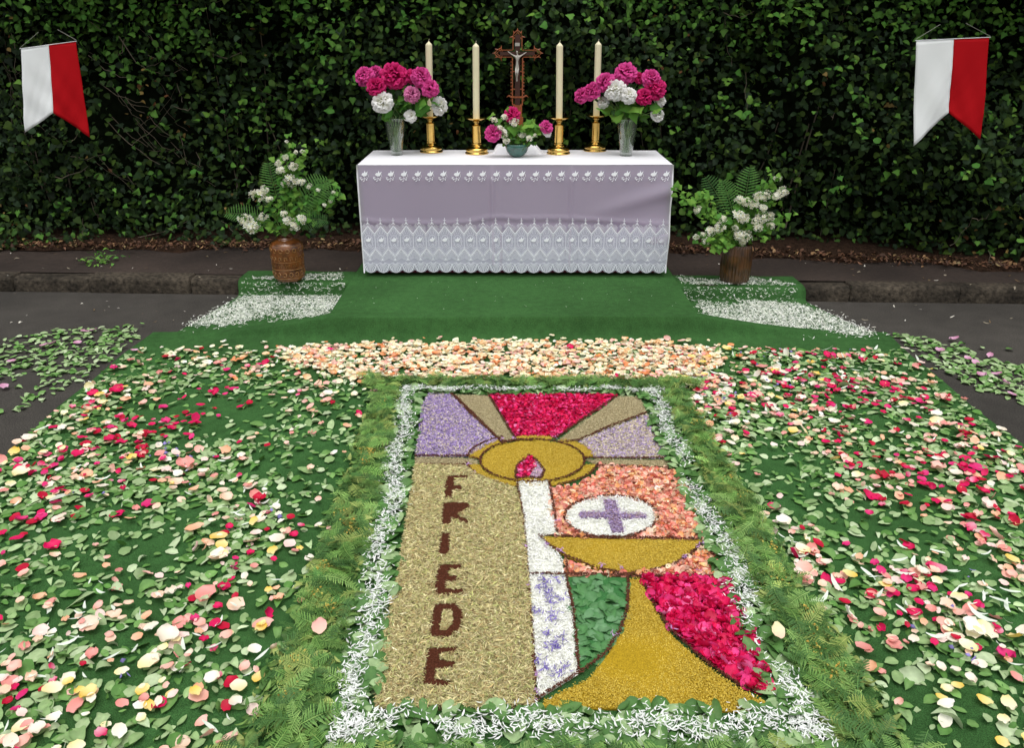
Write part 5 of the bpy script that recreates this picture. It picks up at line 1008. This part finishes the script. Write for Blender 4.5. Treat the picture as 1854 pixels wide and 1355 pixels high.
# fern band
ext = {'L': .06, 'R': .06, 'T': .28, 'B': .35}
xy = band(2600, {'L': .125, 'R': .12, 'T': .06, 'B': .13}, {'L': .23, 'R': .215, 'T': .13, 'B': .36}, 'LRTB', ext, .6); n = len(xy)
fp = [(lin('#54803a'), lin('#8ab05c')), (lin('#648c44'), lin('#9cbc6c')), (lin('#3c6230'), lin('#5a8444')), (lin('#7c9448'), lin('#b0bc6c'))]
scatter('fern_frond', FERN, np.concatenate([xy, rng.uniform(.010, .045, n)[:, None]], 1), rots(rng.uniform(0, 6.28, n), rng.normal(.03, .24, n), rng.normal(0, .3, n)), rng.uniform(.05, .135, n), fp, M['leaf'], pw=[3, 2.4, 3.4, 1.2], jitter=.25, single=300, lab=lambda p, i: '%s fern frond in outer border %s picture, %s' % (('light green', 'yellow green', 'dark green', 'olive')[i], sidename(p), row_of(p)), group=lambda p: 'fern fronds %s the flower picture' % sidename(p), cat='fern', stuff_name='fern_border', stuff_label='dense border of small fern fronds round the flower picture')
xy = band(3200, {'L': .11, 'R': .11, 'T': .05, 'B': .13}, {'L': .25, 'R': .235, 'T': .14, 'B': .36}, 'LRTB', ext, .6); n = len(xy)
scatter('lance_leaf', LANCE, np.concatenate([xy, rng.uniform(.012, .042, n)[:, None]], 1), flat_rots(n, .35), rng.uniform(.02, .06, n), [(lin('#648440'), lin('#8cac60')), (lin('#44682e'), lin('#608a42')), (lin('#8c9c54'), lin('#bcc47c'))], M['leaf'], cat='leaves', stuff_name='border_greenery', stuff_label='narrow green leaves mixed into the fern border')
ce = band(40, {'L': .17, 'R': .18, 'T': .1, 'B': .16}, {'L': .24, 'R': .22, 'T': .13, 'B': .3}, 'LRTB', {k: 0 for k in ext}); xy = np.repeat(ce, 22, 0) + rng.normal(0, .014, (len(ce) * 22, 2)); n = len(xy)
scatter('orange_fleck', SEED + GRAIN, np.concatenate([xy, rng.uniform(.04, .065, n)[:, None]], 1), flat_rots(n, .5), rng.uniform(.006, .012, n), [(lin('#a88838'), lin('#c4a450')), (lin('#9c9440'), lin('#bcb060'))], M['grain'], cat='flower bits', stuff_name='orange_flecks', stuff_label='small orange yellow flower flecks in the fern border')
# ================================================================ PETALS ON THE CARPET
outer = [tuple(frame_pt(np.array([s_]), np.array([o_]), sd_)[0]) for s_, o_, sd_ in ((-.05, .22, 'L'), (.6, .24, 'L'), (1.3, .36, 'L'), (1.3, .36, 'R'), (.6, .22, 'R'), (-.05, .20, 'R'))]
patch = Noise(91, 2.4); patch2 = Noise(92, 6.5)
def carpet_spread(n, side, hot=(), base=.35, edge=True, ymax=4.06, far=1.0, amp=1.0):
    m_ = n * (14 if n < 2000 else 6); x_ = rng.uniform(XL + .02, -.25, m_) if side < 0 else rng.uniform(.25, XR - .02, m_); y_ = rng.uniform(.95, ymax, m_)
    pr = base + amp * (.16 * patch(x_, y_) + .16 * patch2(x_, y_))
    for (px, py, r, a) in hot: c = P(px, py, 0); pr = pr + a * np.exp(-((x_ - c[0]) ** 2 + (y_ - c[1]) ** 2) / r ** 2)
    # bare strip next to the ferns and sparse far edge
    pr = pr * np.clip(1.1 - np.abs(y_ - 2.6) * .0, 0, 1) * np.where(y_ > 3.72, .45 * far, 1)
    inner = np.abs(x_ + .02) - np.where(x_ < 0, .92, .80); pr = np.where((inner < 0) & (y_ < 3.6), pr * np.clip(1 + inner / .4, .25, 1), pr)
    ok = (rng.uniform(0, 1, m_) < np.clip(pr, 0, 1)) & ~pip(outer, x_, y_); return np.stack([x_[ok], y_[ok]], 1)[:n]
side_of = lambda p: 'left' if p[0] < 0 else 'right'
def lay(name, tpl, xyl, size, pal, m, z=(.010, .024), tilt=.16, **k):
    xy = np.concatenate(xyl); n = len(xy); zz = carpet_z(xy[:, 0], xy[:, 1]) + rng.uniform(*z, n) - .006; S = rng.uniform(*size, n) * np.exp(rng.normal(0, .2, n)); tl_ = np.where(rng.uniform(0, 1, n) < .18, .5, tilt * .6)
    return scatter(name, tpl, np.concatenate([xy, zz[:, None]], 1), rots(rng.uniform(0, 6.283, n), rng.normal(0, 1, n) * tl_, rng.normal(0, 1, n) * tl_), S, pal, M[m], **k)
lv = [(lin('#98b280'), lin('#bcce9e')), (lin('#84a46a'), lin('#a8c088')), (lin('#64904a'), lin('#8cb06a')), (lin('#4e7c36'), lin('#709c52')), (lin('#b0c49a'), lin('#d0deba'))]
lay('fallen_leaf', LEAF + [LANCE[2]], [carpet_spread(4300, -1, base=.55), carpet_spread(4500, 1, base=.55)], (.024, .05), lv, 'leaf', z=(.008, .022), tilt=.17, pw=[3, 4, 3, 2, 1.5], single=300,
    lab=lambda p, i: '%s leaf on %s side, %s, %s' % (('grey green', 'mid green', 'green', 'dark green', 'silvery')[i], lr(p), row_of(p), col_of(p)), group=lambda p: 'leaves strewn on the carpet, %s side' % side_of(p), cat='leaf', stuff_name='strewn_leaves', stuff_label='grey green leaves strewn over the green carpet beside the flower picture')
hotL = [(345, 755, .22, .9), (130, 870, .2, .8), (210, 800, .22, .7), (60, 970, .15, .5), (500, 730, .12, .3)]; hotR = [(1700, 900, .25, .8), (1480, 700, .25, .7), (1590, 740, .2, .7), (1690, 1090, .14, .8), (1780, 870, .2, .5)]
lay('crimson_petal', PETAL, [carpet_spread(260, -1, hotL, .10, amp=.6), carpet_spread(360, 1, hotR, .14, amp=.6)], (.026, .045), [(lin('#cc1450'), lin('#e41464')), (lin('#b0082c'), lin('#cc0c3c')), (lin('#e04084'), lin('#dc2070')), (lin('#f0a8bc'), lin('#d81860'))], 'petal', z=(.018, .032), tilt=.2, pw=[4, 3, 2, 1], single=300,
    lab=lambda p, i: '%s rose petal, %s side, %s, %s' % (('crimson', 'deep red', 'magenta', 'pink edged red')[i], lr(p), row_of(p), col_of(p)), group=lambda p: 'crimson rose petals, %s side of the carpet' % side_of(p), cat='petal', stuff_name='crimson_petals', stuff_label='small distant crimson petals strewn over the green carpet')
sal = [(lin('#ecaa98'), lin('#f8c8bc')), (lin('#e48c84'), lin('#f0a8a0')), (lin('#f0c8a8'), lin('#f8dcc8')), (lin('#f0b088'), lin('#f4c4a4')), (lin('#f4d0c8'), lin('#f8e0d8'))]
hs_ = [(310, 1240, .15, .5), (250, 1080, .2, .4), (560, 720, .12, .5)]; hs2 = [(1560, 1150, .2, .4), (1600, 870, .2, .4), (1780, 1000, .15, .4)]
lay('pink_petal', PETAL, [carpet_spread(470, -1, hs_, .3, amp=.8), carpet_spread(600, 1, hs2, .3, amp=.8)], (.022, .044), sal, 'petal', z=(.018, .034), tilt=.22, pw=[3, 2, 3, 2, 2], single=300,
    lab=lambda p, i: '%s rose petal, %s side, %s, %s' % (('salmon', 'coral pink', 'pale peach', 'apricot', 'blush')[i], lr(p), row_of(p), col_of(p)), group=lambda p: 'salmon pink rose petals, %s side of the carpet' % side_of(p), cat='petal', stuff_name='pink_petals', stuff_label='small distant salmon pink petals strewn over the green carpet')
crm = [(lin('#f4e4a0'), lin('#fcf4dc')), (lin('#f0e8d0'), lin('#fcfaf0')), (lin('#f0c850'), lin('#f8e4a0')), (lin('#e8d8c0'), lin('#f8f0e4'))]
lay('cream_petal', PETAL, [carpet_spread(200, -1, [(300, 1230, .14, .9), (170, 1310, .1, .7)], .12), carpet_spread(230, 1, [(1700, 1250, .12, .6), (1780, 1330, .1, .7)], .14)], (.026, .052), crm, 'petal', z=(.022, .038), tilt=.2, single=300,
    lab=lambda p, i: '%s rose petal, %s side, %s, %s' % (('cream yellow', 'cream white', 'golden yellow', 'ivory')[i], lr(p), row_of(p), col_of(p)), group=lambda p: 'cream rose petals, %s side of the carpet' % side_of(p), cat='petal', stuff_name='cream_petals', stuff_label='small distant cream petals strewn over the green carpet')
lay('curled_petal', CURL, [carpet_spread(110, -1, [(200, 1120, .25, .9)], .02), carpet_spread(150, 1, [(1680, 1060, .25, .9), (1600, 760, .2, .3)], .04)], (.03, .055), [(lin('#dcebd8', .95), lin('#f4f8f0', .95))], 'petal', z=(.02, .036), tilt=.25, single=260,
    lab=lambda p, i: 'curled narrow white petal, %s side, %s, %s' % (lr(p), row_of(p), col_of(p)), group=lambda p: 'white curled petals, %s side of the carpet' % side_of(p), cat='petal', stuff_name='white_curled_petals', stuff_label='tiny white curled petals strewn over the green carpet')
lay('violet_bit', GRAIN + CURL[:2], [carpet_spread(260, -1, [(290, 820, .12, .8), (370, 860, .12, .6), (240, 1200, .14, .6), (170, 900, .1, .5)], -.25), carpet_spread(200, 1, [(1700, 1180, .14, .6), (1430, 700, .15, .4), (1750, 1040, .15, .5)], -.2)], (.012, .022), [(lin('#645c98'), lin('#8c84bc')), (lin('#7c6cb4'), lin('#a498d0'))], 'petal', z=(.02, .036), cat='petals', stuff_name='violet_blossom_bits', stuff_label='tiny violet blossoms sprinkled among the strewn leaves')
# peach band behind the picture
bpoly = [tuple(P(*q, 0)[:2]) for q in ((500, 634), (700, 628), (930, 626), (1150, 626), (1300, 638), (1310, 668), (1250, 692), (960, 696), (780, 698), (620, 690), (530, 668))]
wpoly = [tuple(P(*q, 0)[:2]) for q in ((280, 645), (400, 625), (930, 616), (1330, 622), (1400, 655), (1290, 700), (930, 702), (640, 715), (420, 700))]
x_, y_ = sample(bpoly, 2500); x2, y2 = sample(wpoly, 460)
pb2 = [(lin('#fae2b4', 1.05), lin('#fdf2dc', 1.05)), (lin('#f0b880'), lin('#fad8b0')), (lin('#f2b0a0'), lin('#fad0c4')), (lin('#f8ecc0'), lin('#fdf6dc')), (lin('#e88850'), lin('#f0a878'))]
lay('peach_petal', PETAL, [np.stack([x_, y_], 1), np.stack([x2, y2], 1)], (.022, .042), pb2, 'petal', z=(.012, .032), tilt=.2, pw=[5, 2.2, 2, 4.4, 1.2], single=300,
    lab=lambda p, i: '%s rose petal in the peach band %s' % (('cream', 'apricot', 'salmon', 'pale yellow', 'orange')[i], 'below the left floor vase' if p[0] < -1.2 else 'left of centre' if p[0] < -.4 else 'in the middle above the picture' if p[0] < .4 else 'right of centre' if p[0] < 1.2 else 'below the right floor vase'), group='petals in the peach band', cat='petal', stuff_name='peach_petals', stuff_label='dense band of peach and cream petals in front of the altar platform')
# a few single petals on the ferns
for (px, py, nm) in ((577, 1134, 'large pale pink petal lying on the ferns left of the letter D'), (1408, 1142, 'cream petal lying on the white border right of the lower crimson field')):
    t = PETAL[2]; o = link('rose_petal', mesh_np('rose_petal', t.v, t.f, np.array(lin('#f4ccb8'))[None] * (1 - t.w)[:, None] + np.array(lin('#f4b8b0') if 'pink' in nm else lin('#f8f0c0'))[None] * t.w[:, None], M['petal']), label=nm, cat='petal'); o.location = tuple(P(px, py, .07)); o.scale = (.05,) * 3; o.rotation_euler = (.5, .1, .4)
# white petals on the side carpets
def white_side(poly, n, z):
    x_, y_ = sample([tuple(P(*q, z)[:2]) for q in poly], n); return np.stack([x_, y_], 1)
wd = Noise(95, 6)
allw = []
for poly, n in (([(335, 592), (440, 538), (612, 528), (618, 545), (585, 572), (450, 588)], 5600), ([(1258, 540), (1440, 550), (1500, 570), (1585, 605), (1560, 610), (1440, 600), (1330, 590), (1275, 570)], 6400)):
    q = white_side(poly, n, .01) + rng.normal(0, 1, (n, 2)) * np.where(rng.uniform(0, 1, (n, 1)) < .2, .055, .015); ok = (wd(q[:, 0], q[:, 1]) + rng.normal(0, .5, n) > -.95) & ((q[:, 0] < PXL - .01) | (q[:, 0] > PXR + .01)); q = q[ok]; zr = .008; allw.append(np.concatenate([q, (.008 + rng.uniform(.002, .012, len(q)))[:, None]], 1)[q[:, 1] < kerb_y(q[:, 0]) - .05])
for poly, n in (([(440, 502), (500, 498), (620, 492), (618, 512), (560, 516), (450, 514)], 1100), ([(1225, 498), (1290, 505), (1360, 500), (1440, 512), (1430, 522), (1350, 524), (1250, 528)], 1300)):
    q = white_side(poly, n, .12) + rng.normal(0, .008, (n, 2)); ky = kerb_y(q[:, 0]) - .02; ok = (q[:, 1] > ky) & (q[:, 1] < ky + .25) & ((q[:, 0] < PXL - .01) | (q[:, 0] > PXR + .01)); q = q[ok]; allw.append(np.concatenate([q, rng.uniform(.110, .118, len(q))[:, None]], 1))
for x0, x1 in ((-1.8, -1.1), (1.12, 1.85)):   # petals caught on the folded front over the kerb
    k = 260; x_ = rng.uniform(x0, x1, k); t_ = rng.uniform(0, 1, k) ** 1.5; allw.append(np.stack([x_, kerb_y(x_) - .04 - .03 * t_ + rng.uniform(-.004, 0, k), .10 - .08 * t_], 1))
pos = np.concatenate(allw); n = len(pos)
scatter('white_petal', CURL, pos, flat_rots(n, .25), rng.uniform(.014, .026, n), whit + [(lin('#d8e4d0', .95), lin('#eef4e8', .95))], M['petal'], cat='petals', stuff_name='white_petal_layer', stuff_label='thick sprinkling of narrow white petals on the side carpets by the kerb')
n = 46; x_ = rng.uniform(-1, 1, n); y_ = rng.uniform(4.4, 5.05, n)
scatter('white_petal', CURL, np.stack([x_, y_, np.full(n, PT + .004)], 1), flat_rots(n, .1), rng.uniform(.006, .012, n), whit, M['petal'], cat='petals', stuff_name='stray_white_petals', stuff_label='a few stray white petals on the carpeted platform')
# leaves on the road outside the carpet
rd_l = [tuple(P(*q, 0)[:2]) for q in ((-260, 640), (0, 618), (120, 598), (262, 590), (262, 606), (215, 650), (150, 690), (40, 745), (-300, 800))]
rd_r = [tuple(P(*q, 0)[:2]) for q in ((1600, 604), (1700, 620), (1854, 648), (2100, 690), (2100, 860), (1860, 765), (1760, 705), (1660, 645))]
xs_ = []
for poly, n in ((rd_l, 900), (rd_r, 1000)):
    x_, y_ = sample(poly, n * 2); ok = (patch2(x_, y_) > -.9) & ((x_ < XL - .03) | (x_ > XR + .03)); xs_.append(np.stack([x_[ok], y_[ok]], 1)[:n])
for X0, X1, n in ((XL - 1.6, XL - .02, 70), (XR + .02, XR + 1.2, 60)): xs_.append(np.stack([rng.uniform(X0, X1, n), rng.uniform(2.4, 4.2, n)], 1))
xy = np.concatenate(xs_); n = len(xy)
scatter('road_leaf', LEAF, np.concatenate([xy, rng.uniform(.004, .02, n)[:, None]], 1), flat_rots(n, .14), rng.uniform(.03, .052, n), lv, M['leaf'], pw=[3, 4, 3, 2, 1], single=300, lab=lambda p, i: '%s leaf on the asphalt %s of the carpet, %s' % (('grey green', 'mid green', 'green', 'dark green', 'silvery')[i], side_of(p), 'nearest the kerb' if p[1] > 4.1 else 'far in the heap' if p[1] > 3.8 else 'amid the heap' if p[1] > 3.4 else 'near end'), group=lambda p: 'leaves on the asphalt, %s of the carpet' % side_of(p), cat='leaf', stuff_name='road_leaves', stuff_label='grey green leaves strewn on the asphalt beside the carpet')
pk_l = [(80, 632), (95, 628), (22, 660), (142, 626), (170, 603), (155, 605), (10, 706), (245, 640)]; pk_r = [(1775, 687), (1802, 683), (1818, 700), (1700, 640), (1726, 620), (1790, 650), (1750, 655), (1830, 720), (1765, 662)]
for s_, L_ in (('left', pk_l), ('right', pk_r)):
    xy = np.array([P(*q, 0)[:2] for q in L_]); n = len(xy); scatter('mauve_petal', PETAL, np.concatenate([xy, np.full((n, 1), .022)], 1), flat_rots(n, .15), rng.uniform(.04, .055, n), [(lin('#c888a8'), lin('#e0b0cc'))], M['petal'], single=n, lab='mauve pink petal lying among leaves on the asphalt %s of the carpet' % s_, group='mauve petals on the asphalt, %s' % s_, cat='petal')
